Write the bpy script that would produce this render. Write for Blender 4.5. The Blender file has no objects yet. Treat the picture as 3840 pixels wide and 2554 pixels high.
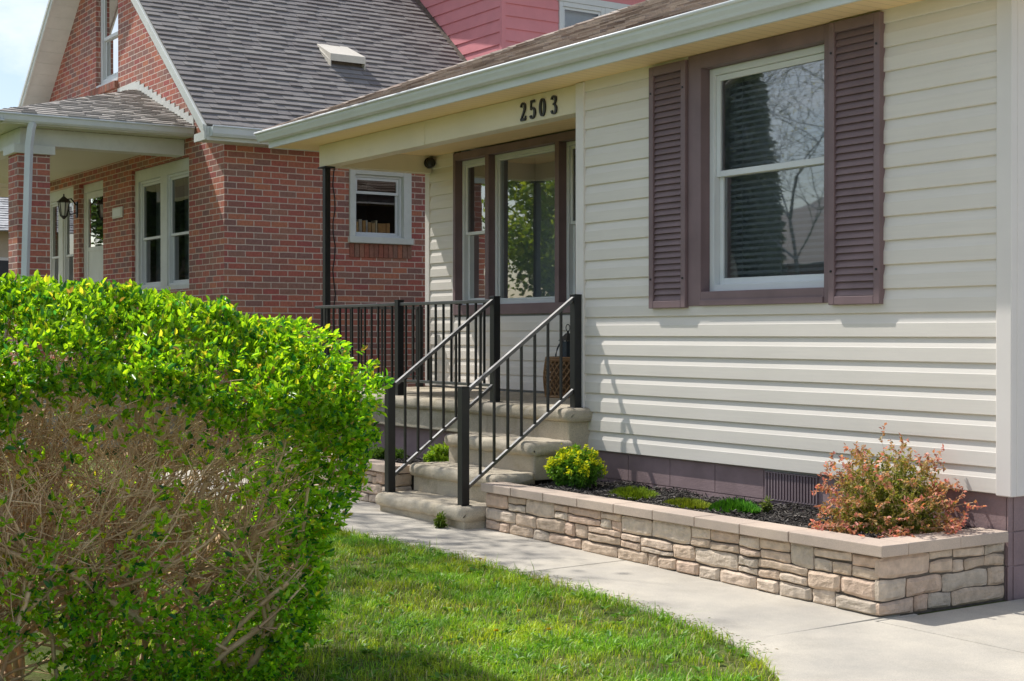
import bpy, bmesh, math, random
import numpy as np
from mathutils import Vector, Matrix, noise
random.seed(7); rng = np.random.default_rng(11)
C = bpy.context.scene.collection
sc = bpy.context.scene
def g(x): return 0.0125*min(6.0, max(0.0, -x))
def gv(x): return 0.0125*np.clip(-x, 0, 6)

# ------------------------------------------------------------------ materials
class NT:
    def __init__(s, name):
        s.m = bpy.data.materials.new(name); s.m.use_nodes = True
        s.t = s.m.node_tree; s.t.nodes.clear()
        s.out = s.n('ShaderNodeOutputMaterial')
    def n(s, typ, **kw):
        nd = s.t.nodes.new(typ)
        for k, v in kw.items():
            if k in nd.inputs: s.set(nd.inputs[k], v)
            else: setattr(nd, k, v)
        return nd
    def set(s, inp, v):
        if hasattr(v, 'is_linked') or isinstance(v, bpy.types.NodeSocket): s.t.links.new(v, inp)
        else: inp.default_value = v
    def math(s, op, a, b=0.0, c=None):
        nd = s.n('ShaderNodeMath', operation=op); s.set(nd.inputs[0], a); s.set(nd.inputs[1], b)
        if c is not None: s.set(nd.inputs[2], c)
        return nd.outputs[0]
    def noise(s, scale, detail=4, rough=.55, vec=None, dist=0.0):
        nd = s.n('ShaderNodeTexNoise'); nd.inputs['Scale'].default_value = scale
        nd.inputs['Detail'].default_value = detail; nd.inputs['Roughness'].default_value = rough
        nd.inputs['Distortion'].default_value = dist
        s.t.links.new(vec if vec is not None else s.pos(), nd.inputs['Vector'])
        return nd.outputs['Fac']
    def pos(s):
        if not hasattr(s, 'geo'): s.geo = s.n('ShaderNodeNewGeometry')
        return s.geo.outputs['Position']
    def rnd(s):
        s.pos(); return s.geo.outputs['Random Per Island']
    def scaled(s, v):
        nd = s.n('ShaderNodeVectorMath', operation='MULTIPLY'); s.t.links.new(s.pos(), nd.inputs[0]); nd.inputs[1].default_value = v
        return nd.outputs[0]
    def ramp(s, fac, stops, interp='LINEAR'):
        nd = s.n('ShaderNodeValToRGB'); cr = nd.color_ramp; cr.interpolation = interp
        while len(cr.elements) < len(stops): cr.elements.new(.5)
        for e, (p, c) in zip(cr.elements, stops):
            e.position = p; e.color = (*c, 1) if len(c) == 3 else c
        s.set(nd.inputs[0], fac); return nd.outputs[0]
    def mix(s, fac, a, b, mode='MIX'):
        nd = s.n('ShaderNodeMix', data_type='RGBA', blend_type=mode)
        s.set(nd.inputs[0], fac)
        for i, v in ((6, a), (7, b)):
            if isinstance(v, tuple): v = (*v, 1) if len(v) == 3 else v
            s.set(nd.inputs[i], v)
        return nd.outputs[2]
    def bump(s, h, strength=.3, dist=.01):
        nd = s.n('ShaderNodeBump'); nd.inputs['Strength'].default_value = strength; nd.inputs['Distance'].default_value = dist
        s.t.links.new(h, nd.inputs['Height']); return nd.outputs[0]
    def bsdf(s, col, rough=.6, spec=.3, metal=0.0, normal=None):
        b = s.n('ShaderNodeBsdfPrincipled')
        s.set(b.inputs['Base Color'], (*col, 1) if isinstance(col, tuple) and len(col) == 3 else col)
        s.set(b.inputs['Roughness'], rough); b.inputs['Specular IOR Level'].default_value = spec; s.set(b.inputs['Metallic'], metal)
        if normal is not None: s.t.links.new(normal, b.inputs['Normal'])
        return b.outputs[0]
    def done(s, sh): s.t.links.new(sh, s.out.inputs['Surface']); return s.m

def paint(name, col, rough=.45, var=.12, nscale=3.0, bump=.08, bscale=60, spec=.35, dirt=0.0, metal=0.0):
    k = NT(name)
    f = k.noise(nscale, 5)
    lo = tuple(c*(1-var) for c in col); hi = tuple(min(1, c*(1+var)) for c in col)
    c = k.ramp(f, [(.3, lo), (.7, hi)])
    if dirt:
        d = k.noise(9, 6, .7); dm = k.ramp(d, [(.5, (0, 0, 0)), (.75, (1, 1, 1))])
        c = k.mix(k.math('MULTIPLY', dm, dirt), c, (.10, .085, .06))
    b = k.bump(k.noise(bscale, 3), bump, .003)
    return k.done(k.bsdf(c, rough, spec, metal, b))

def masonry(name, w, h, cols, mortar, mw=.011, u_off=0.0, z_off=0.0, rough=.85, bump=.6):
    k = NT(name)
    sp = k.n('ShaderNodeSeparateXYZ'); k.t.links.new(k.pos(), sp.inputs[0])
    sn = k.n('ShaderNodeSeparateXYZ'); k.t.links.new(k.geo.outputs['True Normal'], sn.inputs[0])
    ax = k.math('GREATER_THAN', k.math('ABSOLUTE', sn.outputs[0]), .6)
    u = k.math('ADD', k.math('MULTIPLY', sp.outputs[1], ax), k.math('MULTIPLY', sp.outputs[0], k.math('SUBTRACT', 1.0, ax)))
    wob = k.math('MULTIPLY', k.math('SUBTRACT', k.noise(5, 2), .5), .008)
    zz = k.math('DIVIDE', k.math('ADD', k.math('ADD', sp.outputs[2], z_off), wob), h)
    row = k.math('FLOOR', zz); fz = k.math('SUBTRACT', zz, row)
    uu = k.math('ADD', k.math('DIVIDE', k.math('ADD', k.math('ADD', u, u_off), wob), w), k.math('MULTIPLY', k.math('FLOORED_MODULO', row, 2.0), .5))
    col = k.math('FLOOR', uu); fu = k.math('SUBTRACT', uu, col)
    cmb = k.n('ShaderNodeCombineXYZ'); k.set(cmb.inputs[0], col); k.set(cmb.inputs[1], row); k.set(cmb.inputs[2], ax)
    wn = k.n('ShaderNodeTexWhiteNoise', noise_dimensions='3D'); k.t.links.new(cmb.outputs[0], wn.inputs[0])
    # distance to brick edge in metres
    du = k.math('MULTIPLY', k.math('MINIMUM', fu, k.math('SUBTRACT', 1.0, fu)), w)
    dz = k.math('MULTIPLY', k.math('MINIMUM', fz, k.math('SUBTRACT', 1.0, fz)), h)
    d = k.math('MINIMUM', du, dz)
    d = k.math('ADD', d, k.math('MULTIPLY', k.math('SUBTRACT', k.noise(70, 3), .5), .005))
    ms = k.n('ShaderNodeMapRange'); ms.interpolation_type = 'SMOOTHSTEP'
    k.set(ms.inputs[0], d); ms.inputs[1].default_value = mw*.38; ms.inputs[2].default_value = mw*.62
    mask = ms.outputs[0]
    n = len(cols)
    bc = k.ramp(wn.outputs[0], [(i/n, c) for i, c in enumerate(cols)], 'CONSTANT')
    bc = k.mix(.4, bc, k.ramp(k.noise(28, 5, .65), [(.3, (.45, .45, .45)), (.7, (1.25, 1.25, 1.25))]), 'MULTIPLY')
    bc = k.mix(.35, bc, k.ramp(k.noise(.6, 3), [(.35, (.75, .78, .8)), (.65, (1.2, 1.15, 1.1))]), 'MULTIPLY')
    mo = k.mix(.5, mortar, k.ramp(k.noise(40, 4), [(.3, (.7, .7, .7)), (.7, (1.2, 1.2, 1.2))]), 'MULTIPLY')
    c = k.mix(mask, mo, bc)
    hgt = k.math('ADD', mask, k.math('MULTIPLY', k.noise(90, 4), .35))
    return k.done(k.bsdf(c, rough, .2, 0, k.bump(hgt, bump, .008)))

def island(name, stops, rough=.8, nz=14, namt=.5, bump=.4, bscale=50, bd=.006, spec=.2):
    k = NT(name)
    c = k.ramp(k.rnd(), stops)
    c = k.mix(namt, c, k.ramp(k.noise(nz, 6, .65), [(.28, (.45, .45, .45)), (.72, (1.35, 1.33, 1.3))]), 'MULTIPLY')
    return k.done(k.bsdf(c, rough, spec, 0, k.bump(k.noise(bscale, 5, .65), bump, bd)))

def leafmat(name, trans=.45, rough=.4, spec=.4, tint=(1.25, 1.2, .55)):
    k = NT(name)
    at = k.n('ShaderNodeAttribute', attribute_name='Col')
    v = k.ramp(k.rnd(), [(0, (.62, .66, .6)), (.5, (1, 1, 1)), (1, (1.35, 1.3, 1.2))])
    c = k.mix(1.0, at.outputs['Color'], v, 'MULTIPLY')
    p = k.bsdf(c, rough, spec)
    tr = k.n('ShaderNodeBsdfTranslucent'); k.set(tr.inputs[0], k.mix(1.0, c, tint, 'MULTIPLY'))
    mx = k.n('ShaderNodeMixShader'); mx.inputs[0].default_value = trans
    k.t.links.new(p, mx.inputs[1]); k.t.links.new(tr.outputs[0], mx.inputs[2])
    return k.done(mx.outputs[0])

def glassmat(name, tint=(.75, .8, .82), refl=1.0, wav=.25):
    k = NT(name)
    nrm = k.bump(k.noise(1.6, 2, .5), wav, .004)
    fr = k.n('ShaderNodeFresnel'); fr.inputs[0].default_value = 1.5; k.t.links.new(nrm, fr.inputs['Normal'])
    f = k.math('MINIMUM', k.math('MULTIPLY', fr.outputs[0], 6.0*refl), 1.0)
    tp = k.n('ShaderNodeBsdfTransparent'); tp.inputs[0].default_value = (*tint, 1)
    gl = k.n('ShaderNodeBsdfGlossy'); gl.inputs['Roughness'].default_value = .015; k.t.links.new(nrm, gl.inputs['Normal'])
    mx = k.n('ShaderNodeMixShader'); k.set(mx.inputs[0], f)
    k.t.links.new(tp.outputs[0], mx.inputs[1]); k.t.links.new(gl.outputs[0], mx.inputs[2])
    return k.done(mx.outputs[0])

def siding_mat(name, col):
    k = NT(name)
    f = k.noise(1, 5, .6, k.scaled((1.2, 1.2, 40)))
    c = k.mix(.5, col, k.ramp(f, [(.3, (.93, .93, .93)), (.7, (1.06, 1.06, 1.05))]), 'MULTIPLY')
    c = k.mix(.6, c, k.ramp(k.noise(1.1, 4), [(.3, (.94, .94, .93)), (.7, (1.05, 1.05, 1.05))]), 'MULTIPLY')
    b = k.bump(k.noise(1, 4, .6, k.scaled((9, 9, 160))), .12, .002)
    return k.done(k.bsdf(c, .5, .3, 0, b))

def concrete(name, col, stain=.5, agg=.3, warm=(.30, .25, .17), bump=.35):
    k = NT(name)
    c = k.mix(1.0, col, k.ramp(k.noise(.9, 6, .62), [(.3, (.70, .71, .74)), (.7, (1.12, 1.11, 1.08))]), 'MULTIPLY')
    c = k.mix(k.math('MULTIPLY', k.ramp(k.noise(2.3, 7, .7, dist=.6), [(.5, (0, 0, 0)), (.8, (1, 1, 1))]), stain), c, warm)
    sp = k.ramp(k.noise(220, 3, .7), [(.32, (.55, .53, .5)), (.5, (1, 1, 1)), (.68, (1.3, 1.28, 1.22))])
    c = k.mix(agg, c, sp, 'MULTIPLY')
    h = k.math('ADD', k.noise(240, 3, .7), k.math('MULTIPLY', k.noise(30, 4), .6))
    return k.done(k.bsdf(c, .88, .2, 0, k.bump(h, bump, .004)))

BR = [(0.464, 0.159, 0.123), (0.522, 0.192, 0.134), (0.4, 0.163, 0.13), (0.558, 0.217, 0.137), (0.371, 0.163, 0.134), (0.486, 0.159, 0.126), (0.428, 0.206, 0.155), (0.536, 0.192, 0.137), (0.364, 0.192, 0.155), (0.45, 0.141, 0.126), (0.328, 0.17, 0.148)]
M = {}
M['siding'] = siding_mat('beige_vinyl', (.77, .718, .648))
M['trim'] = paint('beige_trim', (.78, .73, .68), .45, .05, 2, .04)
M['beam'] = paint('beige_metal_wrap', (.80, .73, .56), .42, .08, 1.2, .15, 2.5)
M['soffit'] = None
M['mauve'] = paint('mauve_brown_paint', (.21, .145, .15), .5, .12, 4, .06)
M['mauve_block'] = paint('mauve_block_paint', (.29, .205, .205), .8, .14, 5, .7, 70)
M['white'] = paint('white_vinyl', (.74, .76, .76), .4, .04, 3, .03)
M['nwhite'] = paint('cream_white_paint', (.70, .71, .66), .5, .06, 3, .06, dirt=.10)
M['gutter'] = paint('gutter_enamel', (.71, .74, .755), .32, .05, 2, .04, dirt=.06)
k = NT('black_metal')
cc = k.ramp(k.noise(8, 4), [(.3, (.006, .0065, .007)), (.7, (.011, .0115, .012))]); pb = k.n('ShaderNodeBsdfPrincipled'); k.set(pb.inputs['Base Color'], cc); pb.inputs['Roughness'].default_value = .42; pb.inputs['IOR'].default_value = 1.55; pb.inputs['Specular IOR Level'].default_value = .5
M['black'] = k.done(pb.outputs[0])
k = NT('black_gloss_rail')
pb = k.n('ShaderNodeBsdfPrincipled'); pb.inputs['Base Color'].default_value = (.012, .012, .012, 1); pb.inputs['Roughness'].default_value = .45; pb.inputs['IOR'].default_value = 2.1; pb.inputs['Specular IOR Level'].default_value = .6
M['rail'] = k.done(pb.outputs[0])
M['dark'] = paint('dark_interior', (.030, .032, .034), .9, .2, 2, .0)
M['room'] = paint('room_wall', (.34, .34, .33), .9, .2, 2, .0)
M['brick'] = masonry('red_brick', .238, .0792, BR, (.70, .56, .48), .0125)
M['brickp'] = island('brick_plain', [(0, (.26, .13, .10)), (.4, (.37, .135, .095)), (.7, (.30, .17, .13)), (1, (.45, .18, .115))], .85, 25, .5)
M['glass'] = glassmat('window_glass')
M['glassd'] = glassmat('window_glass_dim', (.45, .5, .5), .33, .3)
M['glassb'] = glassmat('window_glass_clear', (.85, .87, .88), .36, .3)
M['shg'] = island('grey_shingle', [(0, (.225, .205, .20)), (.5, (.262, .243, .235)), (1, (.30, .28, .268))], .95, 90, .4, .6, 260, .004)
M['shp'] = island('porch_shingle', [(0, (.36, .335, .315)), (.5, (.44, .41, .38)), (1, (.52, .485, .445))], .95, 90, .4, .6, 260, .004)
M['shb'] = island('brown_shingle', [(0, (.20, .15, .12)), (.35, (.38, .31, .26)), (.7, (.50, .43, .37)), (1, (.30, .22, .18))], .95, 90, .55, .6, 260, .004)
M['concrete'] = concrete('path_concrete', (.55, .505, .43), .42, .45, (.30, .27, .22), .5)
M['step'] = concrete('step_concrete', (.58, .51, .40), 1.0, .95, (.26, .21, .12), 1.0)
M['slab'] = concrete('slab_concrete', (.55, .485, .385), .25, .5)
M['cap'] = concrete('cap_stone', (.60, .485, .395), .15, .35, (.30, .26, .2), .4)
M['stone'] = island('wall_stone', [(0, (.55, .43, .32)), (.25, (.64, .50, .375)), (.5, (.64, .465, .35)), (.75, (.68, .56, .44)), (1, (.54, .46, .37))], .92, 16, .5, .8, 55, .010)
M['mortar'] = paint('dark_mortar', (.14, .115, .092), .95, .3, 20, .3)
M['soil'] = paint('dark_soil', (.035, .027, .021), .95, .4, 30, .6, 40)
M['mulch'] = island('dark_mulch', [(0, (.03, .027, .025)), (.5, (.075, .066, .06)), (.85, (.15, .135, .12)), (1, (.30, .27, .24))], .9, 30, .4)
M['lawn'] = None
M['leaf'] = leafmat('hedge_leaf', .62, .32, .6, (1.45, 1.3, .5))
M['grassm'] = leafmat('grass_blade', .4, .45, .3, (1.2, 1.15, .5))
M['plant'] = leafmat('plant_leaf', .4, .45, .3, (1.15, 1.1, .6))
M['barb'] = leafmat('barberry_leaf', .4, .45, .3, (1.3, 1.0, .8))
k = NT('twig_bark')
cc = k.ramp(k.noise(5, 4, .7), [(.3, (.44, .285, .165)), (.5, (.72, .50, .31)), (.7, (.90, .70, .48))])
M['twig'] = k.done(k.bsdf(cc, .8, .25, 0, k.bump(k.noise(120, 4), .5, .004)))
M['bark'] = island('tree_bark', [(0, (.16, .14, .12)), (1, (.28, .25, .21))], .9, 12, .6, .8, 20, .03)
M['pink'] = paint('pink_siding', (.77, .29, .31), .55, .06, 3, .06)
M['wicker'] = None
M['curtain'] = paint('white_drape', (.84, .85, .86), .8, .05, 3, .0)
M['navy'] = paint('slate_metal', (.035, .05, .065), .4, .2, 8, .05)
M['hwall'] = paint('stucco', (.50, .44, .36), .85, .08, 4, .2, 60)
k = NT('lawn_soil')
cc = k.ramp(k.noise(3.5, 6, .65), [(.3, (.08, .075, .03)), (.5, (.10, .13, .035)), (.72, (.20, .19, .08))])
M['lawn'] = k.done(k.bsdf(cc, .95, .1, 0, k.bump(k.noise(60, 4), .8, .02)))
k = NT('soffit_vinyl')       # tongue grooves every 9 cm across the eave, as vinyl soffit panels have
sp = k.n('ShaderNodeSeparateXYZ'); k.t.links.new(k.pos(), sp.inputs[0])
fx = k.math('FRACT', k.math('DIVIDE', sp.outputs[0], .10)); gr = k.math('LESS_THAN', k.math('ABSOLUTE', k.math('SUBTRACT', fx, .5)), .06)
cs = k.mix(k.math('MULTIPLY', gr, .35), (.98, .75, .44), (.58, .42, .23))
M['soffit'] = k.done(k.bsdf(cs, .55, .25, 0, k.bump(k.math('SUBTRACT', 1.0, gr), .5, .004)))
k = NT('soffit_cross')
sp = k.n('ShaderNodeSeparateXYZ'); k.t.links.new(k.pos(), sp.inputs[0])
fx = k.math('FRACT', k.math('DIVIDE', sp.outputs[0], .10)); gr = k.math('LESS_THAN', k.math('ABSOLUTE', k.math('SUBTRACT', fx, .5)), .07)
cs = k.mix(k.math('MULTIPLY', gr, .4), (.66, .66, .53), (.3, .3, .22))
M['nceil'] = k.done(k.bsdf(cs, .55, .25, 0, k.bump(k.math('SUBTRACT', 1.0, gr), .5, .004)))

# ------------------------------------------------------------------ object helpers
def obj(name, me, mat, parent=None, root=None):
    o = bpy.data.objects.new(name, me); C.objects.link(o)
    if mat is not None: me.materials.append(mat)
    if parent is not None: o.parent = parent
    return o
def root_loc(p):
    v = Vector((0, 0, 0))
    while p is not None: v += p.location; p = p.parent
    return v
def thing(name, label, cat, loc=(0, 0, 0), group=None):
    o = bpy.data.objects.new(name, None); o.empty_display_size = .1; C.objects.link(o); o.location = loc
    return tag(o, label, cat, group)
def tag(o, label, cat, group=None, kind=None):
    o['label'] = label; o['category'] = cat
    if group: o['group'] = group
    if kind: o['kind'] = kind
    return o
def YF(y0):   # wall facing -y: u = x, d = depth into the wall
    return lambda u, d, z: (u, y0+d, z)
def XF(x0):   # wall facing +x: u = y, d = depth into the wall
    return lambda u, d, z: (x0-d, u, z)
class MB:
    def __init__(s): s.v = []; s.f = []
    def quad(s, *p):
        n = len(s.v); s.v += [tuple(q) for q in p]; s.f.append(tuple(range(n, n+len(p))))
    def box(s, x0, x1, y0, y1, z0, z1, m=None):
        c = [(x, y, z) for z in (z0, z1) for y in (y0, y1) for x in (x0, x1)]
        if m: c = [m(*q) for q in c]
        n = len(s.v); s.v += c
        s.f += [tuple(n+i for i in q) for q in ((0, 2, 3, 1), (4, 5, 7, 6), (0, 1, 5, 4), (2, 6, 7, 3), (0, 4, 6, 2), (1, 3, 7, 5))]
    def hexa(s, pts):
        n = len(s.v); s.v += [tuple(q) for q in pts]
        s.f += [tuple(n+i for i in q) for q in ((0, 2, 3, 1), (4, 5, 7, 6), (0, 1, 5, 4), (2, 6, 7, 3), (0, 4, 6, 2), (1, 3, 7, 5))]
    def prism(s, prof, axis, a, b):      # closed profile swept along 'x' or 'y'
        n = len(s.v); L = len(prof)
        for t in (a, b):
            s.v += [((t, p[0], p[1]) if axis == 'x' else (p[0], t, p[1])) for p in prof]
        for i in range(L):
            j = (i+1) % L; s.f.append((n+i, n+j, n+L+j, n+L+i))
        s.f.append(tuple(range(n+L-1, n-1, -1))); s.f.append(tuple(range(n+L, n+2*L)))
    def bar(s, a, b, w, h=None):         # square bar between two points
        h = h or w; a = Vector(a); b = Vector(b); d = (b-a).normalized()
        up = Vector((0, 0, 1)) if abs(d.z) < .95 else Vector((0, 1, 0))
        r = d.cross(up).normalized(); u = r.cross(d)
        if abs(d.z) >= .95: r, u = Vector((1, 0, 0)), Vector((0, 1, 0))
        s.hexa([p+r*sx*w/2+u*sy*h/2 for p in (a, b) for sy in (-1, 1) for sx in (-1, 1)])
    def tube(s, pts, rad, n=8, cap=True):
        pts = [Vector(p) for p in pts]; base = len(s.v)
        if not hasattr(rad, '__len__'): rad = [rad]*len(pts)
        for i, p in enumerate(pts):
            d = (pts[min(i+1, len(pts)-1)]-pts[max(i-1, 0)]).normalized()
            up = Vector((0, 0, 1)) if abs(d.z) < .9 else Vector((1, 0, 0))
            r = d.cross(up).normalized(); u = r.cross(d)
            for k in range(n):
                a = 2*math.pi*k/n; s.v.append(tuple(p+(r*math.cos(a)+u*math.sin(a))*rad[i]))
        for i in range(len(pts)-1):
            for k in range(n):
                k2 = (k+1) % n; o = base+i*n
                s.f.append((o+k, o+k2, o+n+k2, o+n+k))
        if cap:
            s.f.append(tuple(base+k for k in range(n-1, -1, -1))); o = base+(len(pts)-1)*n; s.f.append(tuple(o+k for k in range(n)))
    def build(s, name, mat, parent=None, bev=0.0, seg=2, smooth=False, fix=True):
        o0 = root_loc(parent) if parent is not None else Vector((0, 0, 0))
        me = bpy.data.meshes.new(name)
        me.from_pydata([(a-o0.x, b-o0.y, c-o0.z) for a, b, c in s.v], [], s.f)
        if fix:
            bm = bmesh.new(); bm.from_mesh(me); bmesh.ops.recalc_face_normals(bm, faces=bm.faces); bm.to_mesh(me); bm.free()
        o = obj(name, me, mat, parent)
        if smooth:
            me.polygons.foreach_set('use_smooth', [True]*len(me.polygons))
        if bev:
            md = o.modifiers.new('bevel', 'BEVEL'); md.width = bev; md.segments = seg; md.limit_method = 'ANGLE'; md.angle_limit = .6
        return o
def npmesh(name, V, F4=None, F3=None, mat=None, parent=None, col=None, smooth=False):
    """fast mesh from numpy arrays (quads and/or triangles), optional per-vertex colour"""
    o0 = root_loc(parent) if parent is not None else Vector((0, 0, 0))
    V = V-np.array(o0)
    me = bpy.data.meshes.new(name); me.vertices.add(len(V)); me.vertices.foreach_set('co', V.astype(np.float32).ravel())
    idx = []; tot = []
    if F4 is not None: idx.append(F4.ravel()); tot.append(np.full(len(F4), 4))
    if F3 is not None: idx.append(F3.ravel()); tot.append(np.full(len(F3), 3))
    idx = np.concatenate(idx).astype(np.int32); tot = np.concatenate(tot)
    me.loops.add(len(idx)); me.loops.foreach_set('vertex_index', idx)
    me.polygons.add(len(tot)); st = np.concatenate([[0], np.cumsum(tot)[:-1]]).astype(np.int32)
    me.polygons.foreach_set('loop_start', st); me.polygons.foreach_set('loop_total', tot.astype(np.int32))
    if smooth: me.polygons.foreach_set('use_smooth', np.ones(len(tot), dtype=bool))
    if col is not None:
        at = me.attributes.new('Col', 'FLOAT_COLOR', 'POINT')
        c4 = np.ones((len(V), 4), dtype=np.float32); c4[:, :3] = col; at.data.foreach_set('color', c4.ravel())
    me.update(calc_edges=True); me.validate()
    return obj(name, me, mat, parent)
def unit(a): return a/np.maximum(np.linalg.norm(a, axis=-1, keepdims=True), 1e-9)
def leaves(P, D, Nn, L, W, col, fold=.25):
    """P base points, D direction, Nn approx normal; returns V,F,col for folded pointed leaves"""
    D = unit(D); S = unit(np.cross(D, Nn)); Nn = np.cross(S, D)
    L = L[:, None]; W = W[:, None]
    up = Nn*W*fold
    b = P; t = P+D*L-Nn*L*.12
    l1 = P+D*L*.30-S*W*.5+up; l2 = P+D*L*.68-S*W*.42+up*.8
    r1 = P+D*L*.30+S*W*.5+up; r2 = P+D*L*.68+S*W*.42+up*.8
    V = np.stack([b, t, l1, l2, r1, r2], 1).reshape(-1, 3)
    n = len(P); o = np.arange(n)[:, None]*6
    F = np.concatenate([o+np.array([0, 1, 3, 2]), o+np.array([0, 4, 5, 1])], 0)
    return V, F, np.repeat(col, 6, axis=0)
def tubes(A, B, ra, rb, n=4):
    d = unit(B-A); ref = np.where(np.abs(d[:, 2:3]) < .9, np.array([[0, 0, 1.]]), np.array([[1., 0, 0]]))
    r = unit(np.cross(d, ref)); u = np.cross(r, d); V = []
    for P, R in ((A, ra), (B, rb)):
        for k in range(n):
            a = 2*math.pi*k/n; V.append(P+(r*math.cos(a)+u*math.sin(a))*R[:, None])
    V = np.stack(V, 1).reshape(-1, 3); o = np.arange(len(A))[:, None]*(2*n)
    F = np.concatenate([o+np.array([k, (k+1) % n, n+(k+1) % n, n+k]) for k in range(n)], 0)
    return V, F
def shingles(mb, O, U, Vv, urange, L, e, t0=.011, t1=.019, wmin=.14, wmax=.44, keep=None):
    O = Vector(O); U = Vector(U).normalized(); Vv = Vector(Vv).normalized(); N = U.cross(Vv).normalized()
    if N.z < 0: N = -N
    i = 0; v = 0.0
    while v < L:
        v2 = min(v+e*1.12, L+.02)
        a0, a1 = urange(v); b0, b1 = urange(min(v2, L))
        u = a0; thick = random.random() < .5
        while u < a1-.01:
            w = random.uniform(wmin, wmax)*(1.0 if thick else .75); un = min(u+w, a1)
            if a1-un < .06: un = a1
            ub = max(u, b0) if u > a0+1e-4 else b0
            unb = min(un, b1) if un < a1-1e-4 else b1
            t = (t1 if thick else t0)+random.uniform(-.001, .001)
            if unb-ub > .005 and (keep is None or keep(u, v)):
                dv = random.uniform(-.003, .003)
                p0 = O+U*u+Vv*(v+dv); p1 = O+U*un+Vv*(v+dv); p2 = O+U*unb+Vv*v2; p3 = O+U*ub+Vv*v2
                q = [p0+N*.002, p1+N*.002, p0+N*(t+.006), p1+N*(t+.006), p3+N*.003, p2+N*.003]
                n = len(mb.v); mb.v += [tuple(x) for x in q]
                mb.f += [(n, n+1, n+3, n+2), (n+2, n+3, n+5, n+4), (n, n+2, n+4), (n+1, n+5, n+3)]
            u = un; thick = not thick if random.random() < .85 else thick
        v += e; i += 1

# ------------------------------------------------------------------ world, sun, camera
SD = Vector((.70, .245, -1.0)).normalized()
w = bpy.data.worlds.new('World'); sc.world = w; w.use_nodes = True
nt = w.node_tree; nt.nodes.clear()
out = nt.nodes.new('ShaderNodeOutputWorld'); bg = nt.nodes.new('ShaderNodeBackground'); bg.inputs[1].default_value = .15
sky = nt.nodes.new('ShaderNodeTexSky'); sky.sky_type = 'NISHITA'; sky.sun_disc = False
sky.sun_elevation = math.asin(-SD.z); sky.sun_rotation = math.atan2(-SD.x, -SD.y); sky.altitude = 100; sky.dust_density = 1.5; sky.air_density = 1.0
tc = nt.nodes.new('ShaderNodeTexCoord'); mp = nt.nodes.new('ShaderNodeMapping'); mp.inputs['Scale'].default_value = (1, 1, 2.2)
ns = nt.nodes.new('ShaderNodeTexNoise'); ns.inputs['Scale'].default_value = 3.2; ns.inputs['Detail'].default_value = 7; ns.inputs['Roughness'].default_value = .6
cr = nt.nodes.new('ShaderNodeValToRGB'); cr.color_ramp.elements[0].position = .47; cr.color_ramp.elements[1].position = .70
mx = nt.nodes.new('ShaderNodeMix'); mx.data_type = 'RGBA'; mx.inputs[7].default_value = (8.2, 8.4, 8.8, 1)
lk = nt.links.new
lk(tc.outputs['Generated'], mp.inputs[0]); lk(mp.outputs[0], ns.inputs['Vector']); lk(ns.outputs['Fac'], cr.inputs[0]); lk(cr.outputs[0], mx.inputs[0])
lk(sky.outputs[0], mx.inputs[6]); lk(mx.outputs[2], bg.inputs[0]); lk(bg.outputs[0], out.inputs[0])
sun = bpy.data.lights.new('sun', 'SUN'); sun.energy = 5.0; sun.angle = math.radians(.53); sun.color = (1, .97, .92)
so = bpy.data.objects.new('sun', sun); C.objects.link(so); so.rotation_euler = SD.to_track_quat('-Z', 'Y').to_euler(); so.location = (-14, -5, 20)
cam = bpy.data.cameras.new('camera'); co = bpy.data.objects.new('camera', cam); C.objects.link(co); sc.camera = co
co.location = (5.5667, -7.1368, 1.5547); co.rotation_euler = (math.radians(90-.2706), 0, math.radians(56.291))
cam.sensor_width = 36; cam.lens = 5513.0/3840*36; cam.clip_start = .05; cam.clip_end = 2000
sc.view_settings.view_transform = 'Standard'; sc.view_settings.look = 'None'; sc.view_settings.exposure = 0; sc.view_settings.gamma = 1
try:
    sc.cycles.max_bounces = 10; sc.cycles.transparent_max_bounces = 24; sc.cycles.use_denoising = True
    sc.cycles.caustics_reflective = False; sc.cycles.caustics_refractive = False
except Exception: pass

# ------------------------------------------------------------------ ground, path, driveway
EDGE = [(-30, -2.1), (-9, -2.1), (-4.3, -2.1), (-3.86, -2.0), (-3, -1.95), (-2.2, -1.95), (-1.58, -1.95), (-.8, -1.99), (.03, -2.13), (.42, -2.28), (.77, -2.5), (1.02, -2.85), (1.2, -3.4), (1.3, -4.2), (1.32, -12)]
def edge_y(x):
    for (a, b), (c, d) in zip(EDGE, EDGE[1:]):
        if a <= x <= c: return b+(d-b)*(x-a)/(c-a)
    return -12
EX = np.array([e[0] for e in EDGE]); EY = np.array([e[1] for e in EDGE])
mb = MB()
xs = [-400, -60, -30, -12, -6, -3, 0, 4, 12, 60, 400]; ys = [-400, -60, -20, -8, -4, -1, 4, 12, 60, 400]
for a, b in zip(xs, xs[1:]):
    for c, d in zip(ys, ys[1:]):
        mb.quad((a, c, g(a)-.002), (b, c, g(b)-.002), (b, d, g(b)-.002), (a, d, g(a)-.002))
gr_o = mb.build('ground', M['lawn']); gr_o['kind'] = 'structure'
def slab(mb, poly, th=.06, lift=.012):
    n = len(mb.v); k = len(poly)
    mb.v += [(x, y, g(x)+lift) for x, y in poly]+[(x, y, g(x)+lift-th) for x, y in poly]
    mb.f.append(tuple(n+i for i in range(k))); mb.f.append(tuple(n+k+i for i in range(k-1, -1, -1)))
    for i in range(k):
        j = (i+1) % k; mb.f.append((n+i, n+k+i, n+k+j, n+j))
mb = MB()
jo = [-9.5, -6.3, -4.19, -2.18, .055]
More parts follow.
